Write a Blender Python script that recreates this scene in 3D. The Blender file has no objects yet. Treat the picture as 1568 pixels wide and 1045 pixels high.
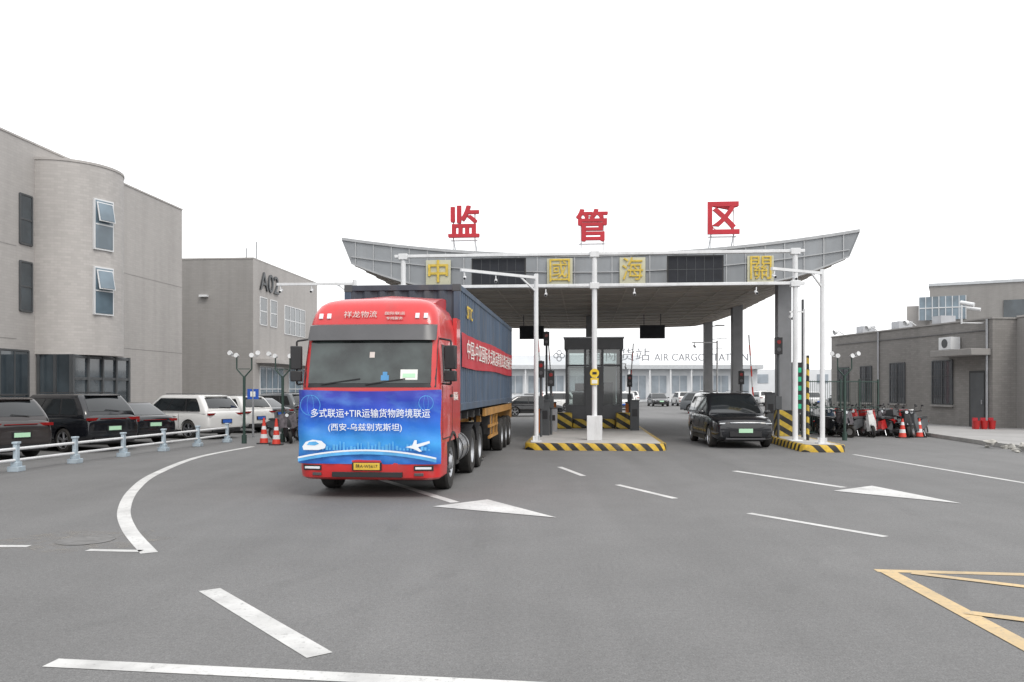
import bpy, bmesh, math, random
from mathutils import Vector, Matrix
random.seed(7)
scene = bpy.context.scene
R = math.radians
YAW = R(-5.0)          # heading of the lanes

# ------------------------------------------------------------------ materials
M = {}
def _base(name):
    m = bpy.data.materials.new(name); m.use_nodes = True
    nt = m.node_tree; p = nt.nodes['Principled BSDF']
    M[name] = m
    return m, nt, p
def N(nt, t, **kw):
    n = nt.nodes.new(t)
    for k, v in kw.items():
        setattr(n, k, v)
    return n
def mth(nt, op, a, b=None, c=None):
    n = nt.nodes.new('ShaderNodeMath'); n.operation = op
    for i, v in enumerate((a, b, c)):
        if v is None: continue
        if isinstance(v, (int, float)): n.inputs[i].default_value = v
        else: nt.links.new(v, n.inputs[i])
    return n.outputs[0]
def noise(nt, scale, detail=4, vec=None, stretch=None, rough=.55, dist=0):
    tc = nt.nodes.new('ShaderNodeTexCoord')
    src = tc.outputs['Object'] if vec is None else vec
    if stretch:
        mp = nt.nodes.new('ShaderNodeMapping'); mp.inputs['Scale'].default_value = stretch
        nt.links.new(src, mp.inputs['Vector']); src = mp.outputs[0]
    n = nt.nodes.new('ShaderNodeTexNoise')
    n.inputs['Scale'].default_value = scale; n.inputs['Detail'].default_value = detail
    n.inputs['Roughness'].default_value = rough; n.inputs['Distortion'].default_value = dist
    nt.links.new(src, n.inputs['Vector'])
    return n.outputs['Fac']
def maprange(nt, v, a, b, c, d):
    n = nt.nodes.new('ShaderNodeMapRange')
    for i, x in zip((1, 2, 3, 4), (a, b, c, d)): n.inputs[i].default_value = x
    nt.links.new(v, n.inputs[0]); return n.outputs[0]
def mixc(nt, f, a, b):
    n = nt.nodes.new('ShaderNodeMix'); n.data_type = 'RGBA'
    for idx, v in ((0, f), (6, a), (7, b)):
        if isinstance(v, (int, float)): n.inputs[idx].default_value = v
        elif isinstance(v, tuple): n.inputs[idx].default_value = (*v, 1)
        else: nt.links.new(v, n.inputs[idx])
    return n.outputs[2]
def scalec(nt, col, f):
    n = nt.nodes.new('ShaderNodeVectorMath'); n.operation = 'SCALE'
    if isinstance(col, tuple): n.inputs[0].default_value = col
    else: nt.links.new(col, n.inputs[0])
    nt.links.new(f, n.inputs['Scale']); return n.outputs[0]
def addbump(nt, p, h, strength=.3, dist=.01):
    b = nt.nodes.new('ShaderNodeBump'); b.inputs['Strength'].default_value = strength
    b.inputs['Distance'].default_value = dist
    nt.links.new(h, b.inputs['Height']); nt.links.new(b.outputs[0], p.inputs['Normal'])
def mat(name, col, rough=.6, metal=0, var=.12, scale=2.0, stretch=None, bump=0, bscale=40, coat=0, dirt=None):
    m, nt, p = _base(name)
    f = maprange(nt, noise(nt, scale, 4, stretch=stretch), .3, .7, 1-var, 1+var)
    c = scalec(nt, col, f)
    if dirt:
        g = maprange(nt, noise(nt, 1.3, 6, stretch=(2, 2, .35), rough=.7), .5, .75, 0, dirt)
        c = mixc(nt, g, c, (.16, .14, .12))
    nt.links.new(c, p.inputs['Base Color'])
    p.inputs['Roughness'].default_value = rough
    p.inputs['Metallic'].default_value = metal
    if coat: p.inputs['Coat Weight'].default_value = coat; p.inputs['Coat Roughness'].default_value = .05
    if bump: addbump(nt, p, noise(nt, bscale, 5), bump)
    return m

mat('white_paint', (.70, .71, .72), .45, var=.06, dirt=.3)
mat('white_frame', (.66, .67, .68), .45, var=.05)
mat('truck_red', (.56, .026, .028), .3, var=.1, coat=.45, dirt=.22)
mat('red_letter', (.46, .016, .03), .45, var=.08)
mat('gold_letter', (.60, .43, .06), .4, var=.2, scale=6)
mat('gold_plate', (.50, .49, .36), .4, var=.1)
mat('black_plastic', (.018, .018, .02), .45, var=.2)
mat('dark_grey', (.07, .075, .08), .5, var=.15)
mat('visor_grey', (.085, .085, .09), .35, var=.1)
mat('booth_frame', (.085, .088, .095), .4, var=.12)
mat('rubber', (.022, .021, .02), .8, var=.25, scale=8, dirt=.3)
mat('steel', (.42, .43, .45), .35, metal=.7, var=.1)
mat('alloy', (.45, .46, .48), .35, metal=.85, var=.05)
mat('trim_dark', (.10, .10, .105), .35, metal=.5, var=.05)
mat('chassis', (.04, .04, .042), .7, var=.3, dirt=.5)
mat('chassis_orange', (.40, .20, .045), .6, var=.25, dirt=.6)
mat('yellow', (.72, .50, .03), .5, var=.08)
mat('plate_yellow', (.68, .46, .05), .5, var=.04)
mat('plate_green', (.45, .72, .5), .5, var=.04)
mat('plate_blue', (.03, .12, .5), .5, var=.04)
mat('concrete', (.40, .39, .375), .85, var=.12, scale=1.2, bump=.2, dirt=.35)
mat('kerbstone', (.36, .355, .345), .85, var=.15, scale=2, bump=.2, dirt=.3)
mat('iron_lid', (.15, .148, .145), .7, var=.25, scale=9, bump=.4)
mat('fascia', (.27, .285, .30), .4, metal=.3, var=.16, scale=.9, stretch=(1, 1, .3), dirt=.25)
mat('fascia_rib', (.38, .39, .40), .45, metal=.25, var=.1, dirt=.2)
mat('soffit', (.31, .28, .25), .6, var=.2, scale=.6, dirt=.3)
mat('soffit_rib', (.40, .37, .335), .6, var=.15)
mat('column', (.20, .205, .215), .5, var=.12, dirt=.15)
mat('carblack', (.008, .009, .012), .15, var=.1, coat=.7)
mat('carbrown', (.035, .03, .03), .2, var=.1, coat=.6)
mat('carwhite', (.70, .70, .69), .25, var=.03, coat=.6)
mat('cargrey', (.13, .14, .15), .25, var=.03, coat=.6)
mat('carsilver', (.42, .43, .45), .25, var=.03, coat=.6)
mat('scooter_red', (.42, .02, .02), .3, var=.15)
mat('scooter_blue', (.04, .07, .14), .3, var=.15)
mat('quilt', (.10, .09, .10), .9, var=.4, scale=9)
mat('tail_red', (.22, .008, .008), .2, var=.2, scale=10)
mat('lamp_clear', (.72, .75, .78), .1, var=.08)
mat('led_white', (.8, .85, .9), .1, var=.02)
mat('orange', (.62, .17, .03), .5, var=.1)
mat('cone_red', (.62, .05, .03), .5, var=.1)
mat('blue_sign', (.02, .09, .45), .4, var=.05)
mat('green_led', (.02, .50, .26), .4, var=.3, scale=30)
mat('fence_green', (.03, .06, .05), .5, var=.1)
mat('rail_blue', (.42, .50, .56), .4, var=.1, dirt=.35)
mat('paper', (.78, .78, .74), .6, var=.04)
mat('lettering', (.62, .55, .52), .6, var=.1)
mat('blue_item', (.08, .28, .55), .5, var=.1)
mat('rock', (.42, .41, .38), .9, var=.2, scale=6, bump=.5, bscale=12)
mat('roof_far', (.50, .52, .54), .7, var=.08)
mat('wall_far', (.66, .68, .70), .8, var=.06, scale=.3)  # lightened: distance haze is mixed into this wall colour
mat('glass_far', (.30, .34, .38), .3, var=.25, scale=.5)  # paler and greyer glass, with the haze painted into its colour
mat('sign_grey', (.24, .25, .27), .6, var=.05)
mat('container_blue', (.058, .088, .135), .55, var=.25, scale=1.5, stretch=(1.5, 1.5, .3), dirt=.55)
mat('container_dark', (.055, .065, .085), .6, var=.2, scale=1.5, stretch=(1.5, 1.5, .3), dirt=.45)
mat('band_red', (.48, .025, .04), .55, var=.1, scale=1)
mat('logo_yellow', (.7, .48, .05), .5, var=.08)

def glass(name, col, rough=.05, var=.35, scale=.6):
    m, nt, p = _base(name)
    f = maprange(nt, noise(nt, scale, 3), .35, .65, 1-var, 1+var)
    nt.links.new(scalec(nt, col, f), p.inputs['Base Color'])
    p.inputs['Roughness'].default_value = rough
    p.inputs['IOR'].default_value = 1.52
    p.inputs['Coat Weight'].default_value = .6
    p.inputs['Coat Roughness'].default_value = .03
    return m
glass('car_glass', (.012, .015, .017))
glass('windshield', (.035, .046, .044), .06, .6, 1.6)
glass('window_glass', (.045, .058, .068), .06)
glass('dull_glass', (.035, .042, .05), .35)
glass('blue_glass', (.13, .18, .22), .06)
mat('led_panel', (.014, .016, .022), .75, var=.25, scale=3)
# see-through glass
m, nt, p = _base('clear_glass')
tr_ = nt.nodes.new('ShaderNodeBsdfTransparent'); tr_.inputs[0].default_value = (.62, .68, .67, 1)
gl = nt.nodes.new('ShaderNodeBsdfGlossy'); gl.inputs['Roughness'].default_value = .04
fr = nt.nodes.new('ShaderNodeFresnel'); fr.inputs[0].default_value = 1.5
fa = mth(nt, 'ADD', fr.outputs[0], .10)
mxs = nt.nodes.new('ShaderNodeMixShader')
nt.links.new(fa, mxs.inputs[0]); nt.links.new(tr_.outputs[0], mxs.inputs[1]); nt.links.new(gl.outputs[0], mxs.inputs[2])
nt.links.new(mxs.outputs[0], nt.nodes['Material Output'].inputs[0])
# faint rubber deposits on the road
m, nt, p = _base('tyre_rubber')
p.inputs['Base Color'].default_value = (.04, .04, .04, 1); p.inputs['Roughness'].default_value = .8
nt.links.new(maprange(nt, noise(nt, 1.6, 5, rough=.7), .48, .85, 0, .16), p.inputs['Alpha'])
m, nt, p = _base('dry_stain')
p.inputs['Base Color'].default_value = (.30, .28, .25, 1); p.inputs['Roughness'].default_value = .9
nt.links.new(maprange(nt, noise(nt, 5, 6, rough=.75), .46, .66, 0, .5), p.inputs['Alpha'])

# stripes
def stripes(name, ca, cb, k, freq):
    m, nt, p = _base(name)
    tc = N(nt, 'ShaderNodeTexCoord'); s = N(nt, 'ShaderNodeSeparateXYZ')
    nt.links.new(tc.outputs['Object'], s.inputs[0])
    v = mth(nt, 'MULTIPLY', s.outputs[0], k[0])
    v = mth(nt, 'ADD', v, mth(nt, 'MULTIPLY', s.outputs[1], k[1]))
    v = mth(nt, 'ADD', v, mth(nt, 'MULTIPLY', s.outputs[2], k[2]))
    v = mth(nt, 'FRACT', mth(nt, 'MULTIPLY', v, freq))
    v = mth(nt, 'GREATER_THAN', v, .5)
    c = mixc(nt, v, ca, cb)
    f = maprange(nt, noise(nt, 5, 5), .3, .7, .65, 1.15)
    d = maprange(nt, noise(nt, 3, 6, rough=.7), .5, .75, 0, .6)
    nt.links.new(mixc(nt, d, scalec(nt, c, f), (.15, .14, .12)), p.inputs['Base Color'])
    p.inputs['Roughness'].default_value = .6
stripes('hazard', (.66, .43, .04), (.02, .02, .02), (1, 1, 1), 2.2)
stripes('hazard_post', (.60, .42, .05), (.02, .02, .02), (.6, .6, 1), 2.6)

# asphalt
m, nt, p = _base('asphalt')
big = maprange(nt, noise(nt, .10, 3, dist=.6), .3, .7, .90, 1.08)
mid = maprange(nt, noise(nt, .8, 6, rough=.7), .3, .7, .91, 1.07)
trk = maprange(nt, noise(nt, .9, 3, stretch=(1.0, .07, 1), dist=.4), .35, .65, .92, 1.05)
grit = maprange(nt, noise(nt, 22, 4, rough=.8), .3, .7, .80, 1.20)
fine = maprange(nt, noise(nt, 75, 2, rough=.8), .3, .7, .66, 1.34)
f = mth(nt, 'MULTIPLY', mth(nt, 'MULTIPLY', big, mid), mth(nt, 'MULTIPLY', trk, mth(nt, 'MULTIPLY', grit, fine)))
nt.links.new(scalec(nt, (.148, .1475, .147), f), p.inputs['Base Color'])
p.inputs['Roughness'].default_value = .82
addbump(nt, p, noise(nt, 70, 3), .5, .008)

def roadpaint(name, col, wear=.50):
    m, nt, p = _base(name)
    w = maprange(nt, noise(nt, 14, 6, rough=.75), wear, wear+.14, 0, .75)
    w2 = maprange(nt, noise(nt, 1.5, 5, rough=.7), .45, .7, 0, .4)
    g = maprange(nt, noise(nt, 1.2, 3), .3, .7, .82, 1.05)
    w = mth(nt, 'MAXIMUM', w, w2)
    nt.links.new(mixc(nt, w, scalec(nt, col, g), (.19, .19, .19)), p.inputs['Base Color'])
    p.inputs['Roughness'].default_value = .7
roadpaint('road_white', (.60, .60, .59), .54)
roadpaint('road_yellow', (.58, .43, .23), .52)

def wallmat(name, col, bw=.30, bh=.10, contrast=.035, mortar=.9):
    m, nt, p = _base(name)
    tc = N(nt, 'ShaderNodeTexCoord'); s = N(nt, 'ShaderNodeSeparateXYZ')
    nt.links.new(tc.outputs['Object'], s.inputs[0])
    cb = N(nt, 'ShaderNodeCombineXYZ')
    nt.links.new(mth(nt, 'ADD', s.outputs[0], s.outputs[1]), cb.inputs[0])
    nt.links.new(s.outputs[2], cb.inputs[1])
    br = N(nt, 'ShaderNodeTexBrick')
    nt.links.new(cb.outputs[0], br.inputs['Vector'])
    br.inputs['Scale'].default_value = 1
    br.inputs['Brick Width'].default_value = bw; br.inputs['Row Height'].default_value = bh
    br.inputs['Mortar Size'].default_value = .006
    br.inputs['Color1'].default_value = (*[c*(1+contrast) for c in col], 1)
    br.inputs['Color2'].default_value = (*[c*(1-contrast) for c in col], 1)
    br.inputs['Mortar'].default_value = (*[c*mortar for c in col], 1)
    f = maprange(nt, noise(nt, .35, 5, stretch=(1, 1, .5)), .3, .7, .94, 1.05)
    st = maprange(nt, noise(nt, 1.2, 5, stretch=(1.5, 1.5, .12)), .45, .8, 1, .86)
    nt.links.new(scalec(nt, br.outputs['Color'], mth(nt, 'MULTIPLY', f, st)), p.inputs['Base Color'])
    p.inputs['Roughness'].default_value = .85
wallmat('wall_tile', (.40, .382, .368))
wallmat('wall_tile_light', (.44, .42, .405), contrast=.06)
wallmat('wall_tile_dark', (.28, .27, .26))
wallmat('wall_guard', (.225, .215, .205), contrast=.08, mortar=.8)
wallmat('paving', (.33, .325, .32), .5, .25, .08, .75)

# banner on the cab front
m, nt, p = _base('banner_print')
tc = N(nt, 'ShaderNodeTexCoord'); s = N(nt, 'ShaderNodeSeparateXYZ')
nt.links.new(tc.outputs['Object'], s.inputs[0])
cr = N(nt, 'ShaderNodeValToRGB')
nt.links.new(maprange(nt, s.outputs[2], .58, 1.9, 0, 1), cr.inputs[0])
e = cr.color_ramp.elements
e[0].position = 0; e[0].color = (.01, .10, .45, 1)
e[1].position = 1; e[1].color = (.04, .04, .36, 1)
for pos, col in ((.12, (.02, .18, .60)), (.28, (.04, .32, .74)), (.5, (.02, .17, .66)), (.75, (.02, .07, .52))):
    x = e.new(pos); x.color = (*col, 1)
cl = maprange(nt, noise(nt, 1.6, 6, stretch=(1, 1, 2.2)), .5, .8, 0, .5)
nt.links.new(mixc(nt, cl, cr.outputs[0], (.14, .42, .78)), p.inputs['Base Color'])
p.inputs['Roughness'].default_value = .4
mat('banner_white', (.8, .84, .88), .5, var=.03)
mat('banner_cyan', (.10, .40, .76), .5, var=.2, scale=4)

# ------------------------------------------------------------------ builder
class B:
    def __init__(s): s.v = []; s.f = []; s.m = []; s.mats = []
    def mi(s, m):
        if m not in s.mats: s.mats.append(m)
        return s.mats.index(m)
    def add(s, vs, fs, m):
        o = len(s.v); k = s.mi(m)
        s.v += [Vector(v) for v in vs]
        for f in fs: s.f.append([i+o for i in f]); s.m.append(k)
    def box(s, c, sz, m, rz=0, rx=0, ry=0):
        mt = Matrix.Rotation(rz, 3, 'Z') @ Matrix.Rotation(ry, 3, 'Y') @ Matrix.Rotation(rx, 3, 'X')
        c = Vector(c); vs = []
        for z in (-.5, .5):
            for x, y in ((-.5, -.5), (.5, -.5), (.5, .5), (-.5, .5)):
                vs.append(c + mt @ Vector((x*sz[0], y*sz[1], z*sz[2])))
        s.add(vs, [(0, 3, 2, 1), (4, 5, 6, 7), (0, 1, 5, 4), (1, 2, 6, 5), (2, 3, 7, 6), (3, 0, 4, 7)], m)
    def bx(s, x0, x1, y0, y1, z0, z1, m):
        s.box(((x0+x1)/2, (y0+y1)/2, (z0+z1)/2), (abs(x1-x0), abs(y1-y0), abs(z1-z0)), m)
    def cyl(s, p0, p1, r0, m, r1=None, n=12, a0=0):
        p0, p1 = Vector(p0), Vector(p1); r1 = r0 if r1 is None else r1
        d = (p1-p0).normalized(); q = d.to_track_quat('Z', 'Y')
        vs = []
        for p_, r in ((p0, r0), (p1, r1)):
            for i in range(n):
                a = a0 + 2*math.pi*i/n
                vs.append(p_ + q @ Vector((math.cos(a)*r, math.sin(a)*r, 0)))
        fs = [(i, (i+1) % n, n+(i+1) % n, n+i) for i in range(n)]
        fs += [tuple(reversed(range(n))), tuple(range(n, 2*n))]
        s.add(vs, fs, m)
    def beam(s, p0, p1, w, m): s.cyl(p0, p1, w*.7071, m, n=4, a0=math.pi/4)
    def lathe(s, c, axis, prof, m, n=24):
        c = Vector(c); q = Vector(axis).normalized().to_track_quat('Z', 'Y')
        vs = []
        for r, t in prof:
            for i in range(n):
                a = 2*math.pi*i/n
                vs.append(c + q @ Vector((math.cos(a)*r, math.sin(a)*r, t)))
        fs = []
        for j in range(len(prof)-1):
            for i in range(n):
                k = (i+1) % n
                fs.append((j*n+i, j*n+k, (j+1)*n+k, (j+1)*n+i))
        s.add(vs, fs, m)
    def prism(s, pts, vec, m):
        n = len(pts); vec = Vector(vec)
        vs = [Vector(p_) for p_ in pts] + [Vector(p_)+vec for p_ in pts]
        fs = [(i, (i+1) % n, n+(i+1) % n, n+i) for i in range(n)] + [tuple(reversed(range(n))), tuple(range(n, 2*n))]
        s.add(vs, fs, m)
    def grid(s, fn, nu, nv, m):
        vs = [fn(i/nu, j/nv) for j in range(nv+1) for i in range(nu+1)]
        fs = [(j*(nu+1)+i, j*(nu+1)+i+1, (j+1)*(nu+1)+i+1, (j+1)*(nu+1)+i) for j in range(nv) for i in range(nu)]
        s.add(vs, fs, m)
    def loft(s, rings, m, cap=True):
        n = len(rings[0]); vs = [p_ for r in rings for p_ in r]; fs = []
        for j in range(len(rings)-1):
            for i in range(n):
                k = (i+1) % n
                fs.append((j*n+i, j*n+k, (j+1)*n+k, (j+1)*n+i))
        if cap: fs += [tuple(reversed(range(n))), tuple(range((len(rings)-1)*n, len(rings)*n))]
        s.add(vs, fs, m)
    def ball(s, c, r, m, n=12, sc=(1, 1, 1)):
        c = Vector(c); rings = []
        for j in range(1, n//2):
            t = math.pi*j/(n//2)
            rings.append([c + Vector((math.sin(t)*math.cos(2*math.pi*i/n)*r*sc[0], math.sin(t)*math.sin(2*math.pi*i/n)*r*sc[1], -math.cos(t)*r*sc[2])) for i in range(n)])
        s.loft(rings, m)
    def addmesh(s, me, mats):
        o = len(s.v)
        s.v += [v.co.copy() for v in me.vertices]
        for f in me.polygons:
            s.f.append([i+o for i in f.vertices])
            s.m.append(s.mi(mats[min(f.material_index, len(mats)-1)]))
    def done(s, name, parent=None, loc=(0, 0, 0), rz=0, bevel=0, angle=35, normals=True):
        me = bpy.data.meshes.new(name)
        me.from_pydata([tuple(v) for v in s.v], [], s.f)
        for mm in s.mats: me.materials.append(M[mm])
        me.polygons.foreach_set('material_index', s.m)
        me.update()
        if normals:
            bm = bmesh.new(); bm.from_mesh(me)
            bmesh.ops.recalc_face_normals(bm, faces=bm.faces[:]); bm.to_mesh(me); bm.free()
        me.shade_smooth(); me.set_sharp_from_angle(angle=R(angle))
        ob = bpy.data.objects.new(name, me); scene.collection.objects.link(ob)
        ob.location = loc; ob.rotation_euler = (0, 0, rz)
        if parent: ob.parent = parent
        if bevel:
            md = ob.modifiers.new('bev', 'BEVEL'); md.width = bevel; md.segments = 2; md.limit_method = 'ANGLE'; md.angle_limit = R(40)
        return ob
def empty(name, loc=(0, 0, 0), rz=0):
    e = bpy.data.objects.new(name, None); scene.collection.objects.link(e)
    e.location = loc; e.rotation_euler = (0, 0, rz); e.empty_display_size = .3
    return e
def text(name, body, parent, loc, rot, h, m, width=None, ext=.01, off=0.0, align='CENTER'):
    cu = bpy.data.curves.new(name, 'FONT'); cu.body = body
    cu.size = 1; cu.extrude = ext; cu.offset = off
    cu.align_x = align; cu.align_y = 'CENTER'
    cu.materials.append(M[m]); cu.resolution_u = 3
    ob = bpy.data.objects.new(name, cu); scene.collection.objects.link(ob)
    bpy.context.view_layer.update()
    d = ob.dimensions
    sy = h/max(d.y, .01); sx = sy if width is None else width/max(d.x, .01)
    ob.scale = (sx, sy, 1)
    ob.location = loc; ob.rotation_euler = rot
    if parent: ob.parent = parent
    return ob
FRONT = (R(90), 0, 0); SIDE = (R(90), 0, R(90))

# ------------------------------------------------------------------ ground
b = B(); b.add([(-2500, -400, 0), (2500, -400, 0), (2500, 4000, 0), (-2500, 4000, 0)], [(0, 1, 2, 3)], 'asphalt')
b.done('ground')

def ribbon(b, pts, w, m, z=.004):
    pts = [Vector((x, y, z)) for x, y in pts]; L = []; 
    for i, q in enumerate(pts):
        a = pts[max(i-1, 0)]; c = pts[min(i+1, len(pts)-1)]
        d = (c-a).normalized(); n = Vector((-d.y, d.x, 0))*w/2
        L.append((q+n, q-n))
    vs = [v for pr in L for v in pr]
    b.add(vs, [(2*i, 2*i+1, 2*i+3, 2*i+2) for i in range(len(pts)-1)], m)
def smooth(pts, k=8):
    out = []
    for i in range(len(pts)-1):
        p0 = Vector(pts[max(i-1, 0)]); p1 = Vector(pts[i]); p2 = Vector(pts[i+1]); p3 = Vector(pts[min(i+2, len(pts)-1)])
        for j in range(k):
            t = j/k
            out.append(tuple(.5*((2*p1)+(p2-p0)*t+(2*p0-5*p1+4*p2-p3)*t*t+(3*p1-p0-3*p2+p3)*t**3)))
    out.append(tuple(pts[-1])); return out
b = B()
ribbon(b, smooth([(-8.55, 27.2), (-8.75, 23.1), (-8.01, 18.6), (-7.14, 15.6), (-6.13, 13.04), (-5.2, 11.2), (-4.2, 9.55)]), .19, 'road_white')
ribbon(b, [(-5.0, 9.72), (-4.34, 9.66)], .12, 'road_white')
ribbon(b, [(-8.5, 10.0), (-5.83, 9.96)], .12, 'road_white')
ribbon(b, [(-2.86, 7.80), (-1.37, 5.88)], .20, 'road_white')
ribbon(b, [(-3.2, 5.72), (-.35, 5.33), (2.0, 5.0)], .17, 'road_white')
ribbon(b, [(1.156, 20.1), (1.56, 18.0)], .13, 'road_white')
ribbon(b, [(2.09, 16.35), (2.83, 14.3)], .13, 'road_white')
ribbon(b, [(3.62, 12.6), (4.8, 10.6)], .13, 'road_white')
ribbon(b, [(9.9, 23.9), (10.35, 16.7), (10.7, 11)], .13, 'road_white')
ribbon(b, [(5.15, 19.1), (6.4, 15.9)], .17, 'road_white')
b.add([(5.98, 15.35, .004), (7.44, 13.65, .004), (7.05, 16.15, .004)], [(0, 1, 2)], 'road_white')
ribbon(b, [(-2.9, 17.6), (-.95, 13.8)], .17, 'road_white')
b.add([(-1.28, 13.3, .004), (.66, 12.15, .004), (-.42, 14.15, .004)], [(0, 1, 2)], 'road_white')
b.done('road_markings', normals=False)
b = B()
ribbon(b, [(3.80, 8.62), (7.5, 8.15)], .13, 'road_yellow')
ribbon(b, [(3.90, 8.53), (3.72, 4.4)], .17, 'road_yellow')
ribbon(b, [(4.12, 8.50), (7.5, 6.0)], .12, 'road_yellow')
ribbon(b, [(3.84, 7.0), (6.0, 5.6)], .13, 'road_yellow')
b.done('yellow_box_marking', normals=False)
ob = bpy.data.objects['yellow_box_marking']
for i, v in enumerate(ob.data.vertices): v.co.z = .004 + .002*(i//4)
ob = bpy.data.objects['road_markings']
for pz in ob.data.polygons:
    if len(pz.vertices) == 3:
        for vi in pz.vertices: ob.data.vertices[vi].co.z = .008
# faint tyre marks
b = B()
arcs = [[(-1.75, 12.6), (-1.6, 10.5), (-2.1, 8.2), (-3.6, 6.4)], [(-.5, 13.2), (-.35, 10.6), (-.8, 8.0), (-2.2, 5.9)],
        [(5.6, 24), (5.2, 17), (4.3, 11.5), (2.2, 7.0)], [(7.2, 24), (6.8, 17), (5.8, 11.5), (4.0, 7.4)]]
for i, a in enumerate(arcs): ribbon(b, smooth(a, 14), .20, 'tyre_rubber', .012+.0015*i)
b.done('tyre_marks', normals=False)
# manhole
b = B()
b.add([(-5.45+1.05*math.cos(t*.2618)*(1+.2*math.sin(t*2.1)), 10.35+.75*math.sin(t*.2618)*(1+.2*math.cos(t*1.7)), .003) for t in range(24)], [tuple(range(24))], 'dry_stain')
b.lathe((-5.35, 10.35, 0), (0, 0, 1), [(.34, .006), (.33, .009), (.31, .006), (0, .006)], 'iron_lid', 28)
b.done('manhole_cover', normals=False)

# ------------------------------------------------------------------ gate frame (local u right, v back)
GO = (2.72, 27.2, 0)
def gate(u, v): return (GO[0]+u*math.cos(-YAW)+v*math.sin(-YAW), GO[1]-u*math.sin(-YAW)+v*math.cos(-YAW))

def island(name, u0, u1, v0, v1, h=.22):
    e = empty(name, GO, YAW)
    r = .45 if u1-u0 > 2 else .3
    def loop(ins):
        a0, a1, c0, c1 = u0+ins, u1-ins, v0+ins, v1-ins; rr = max(r-ins, .05); pts = []
        for cx, cy, st in ((a1-rr, c0+rr, -90), (a1-rr, c1-rr, 0), (a0+rr, c1-rr, 90), (a0+rr, c0+rr, 180)):
            for k in range(5):
                a = R(st+k*22.5); pts.append((cx+rr*math.cos(a), cy+rr*math.sin(a)))
        return pts
    o, i = loop(0), loop(.16)
    b = B(); n = len(o)
    vs = [(x, y, 0) for x, y in o]+[(x, y, h-.02) for x, y in o]+[(x, y, h) for x, y in loop(.02)]+[(x, y, h) for x, y in i]
    fs = []
    for L in range(3):
        for k in range(n):
            q = (k+1) % n; fs.append((L*n+k, L*n+q, (L+1)*n+q, (L+1)*n+k))
    b.add(vs, fs, 'hazard'); b.done('kerb', e, angle=50)
    b = B(); b.prism([(x, y, h-.1) for x, y in i], (0, 0, .103), 'concrete'); b.done('paving', e)
    return e
island('traffic_island', -2.2, 2.2, -1.8, 25)
island('traffic_island', 6.2, 7.5, -1.9, 25)
island('traffic_island', -7.5, -6.2, -1.6, 25)

# canopy
can = empty('gate_canopy', GO, YAW)
def ztop(u): return 6.65+.72*(abs(u)/9.1)**2
def zbot(u):
    a = abs(u)
    if a < 6: return 5.5+.1*(a/6)**2
    if a < 8.75: return 5.6+.85*((a-6)/2.75)**1.4
    return 6.45+(a-8.75)/.35*.85
us = [-9.1, -8.95, -8.75]+[-8.2+.65*i for i in range(int(16.4/.65)+1)]+[8.35, 8.75, 8.95, 9.1]
us = sorted(set(round(x, 3) for x in us))
V0, V1 = 2.0, 22.0
b = B()
top0 = [(u, V0, ztop(u)) for u in us]; bot0 = [(u, V0, min(zbot(u), ztop(u)-.02)) for u in us]
n = len(us)
def strip(b, A, C, m): 
    k = len(A); b.add(list(A)+list(C), [(i, i+1, k+i+1, k+i) for i in range(k-1)], m)
back = lambda L: [(x, V1, z) for x, y, z in L]
strip(b, top0, bot0, 'fascia'); strip(b, back(top0), back(bot0), 'fascia'); strip(b, top0, back(top0), 'fascia')
strip(b, bot0, back(bot0), 'soffit')
b.add([top0[0], bot0[0], back([bot0[0]])[0], back([top0[0]])[0]], [(0, 1, 2, 3)], 'fascia')
b.add([top0[-1], bot0[-1], back([bot0[-1]])[0], back([top0[-1]])[0]], [(0, 1, 2, 3)], 'fascia')
b.done('shell', can, angle=20)
b = B()
for i in range(27):
    u = -8.6+i*.66
    b.bx(u-.02, u+.02, V0-.035, V0+.01, max(zbot(u), 5.5)+.03, ztop(u)-.03, 'fascia_rib')
for A, dz, hh in (('t', -.02, .1), ('m', -.62, .035)):
    for i in range(n-1):
        ua, ub = us[i], us[i+1]; za, zb = ztop(ua)+dz, ztop(ub)+dz
        if dz < -.1 and (za < zbot(ua)+.1 or zb < zbot(ub)+.1): continue
        b.prism([(ua, V0-.06, za-hh/2), (ub, V0-.06, zb-hh/2), (ub, V0-.06, zb+hh/2), (ua, V0-.06, za+hh/2)], (0, .07, 0), 'fascia_rib')
for i in range(n-1):
    ua, ub = us[i], us[i+1]; za, zb = min(zbot(ua), ztop(ua)-.05), min(zbot(ub), ztop(ub)-.05)
    b.prism([(ua, V0-.045, za-.02), (ub, V0-.045, zb-.02), (ub, V0-.045, zb+.04), (ua, V0-.045, za+.04)], (0, .05, 0), 'fascia_rib')
b.done('fascia_trim', can)
b = B()
for k in range(13):
    v = V0+.4+k*1.6
    for i in range(n-1):
        ua, ub = us[i], us[i+1]
        za, zb = min(zbot(ua), ztop(ua)-.05), min(zbot(ub), ztop(ub)-.05)
        b.prism([(ua, v, za-.035), (ub, v, zb-.035), (ub, v, zb+.02), (ua, v, za+.02)], (0, .06, 0), 'soffit_rib')
for u in [-5.85+1.17*i for i in range(11)]:
    b.bx(u-.02, u+.02, V0+.2, V1-.1, zbot(u)-.022, zbot(u)+.02, 'soffit_rib')
b.done('soffit_ribs', can)
b = B()
for u in (-6.75, 6.75):
    for v in (2.9, 11.9, 20.9):
        b.bx(u-.24, u+.24, v-.24, v+.24, .2, zbot(u)+.1, 'column')
        b.bx(u-.27, u+.27, v-.27, v+.27, .2, 1.15, 'hazard_post')
for v in (13.6, 20.9):
    b.bx(-.24, .24, v-.24, v+.24, .2, 5.55, 'column')
b.done('columns', can, bevel=.02)
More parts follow.
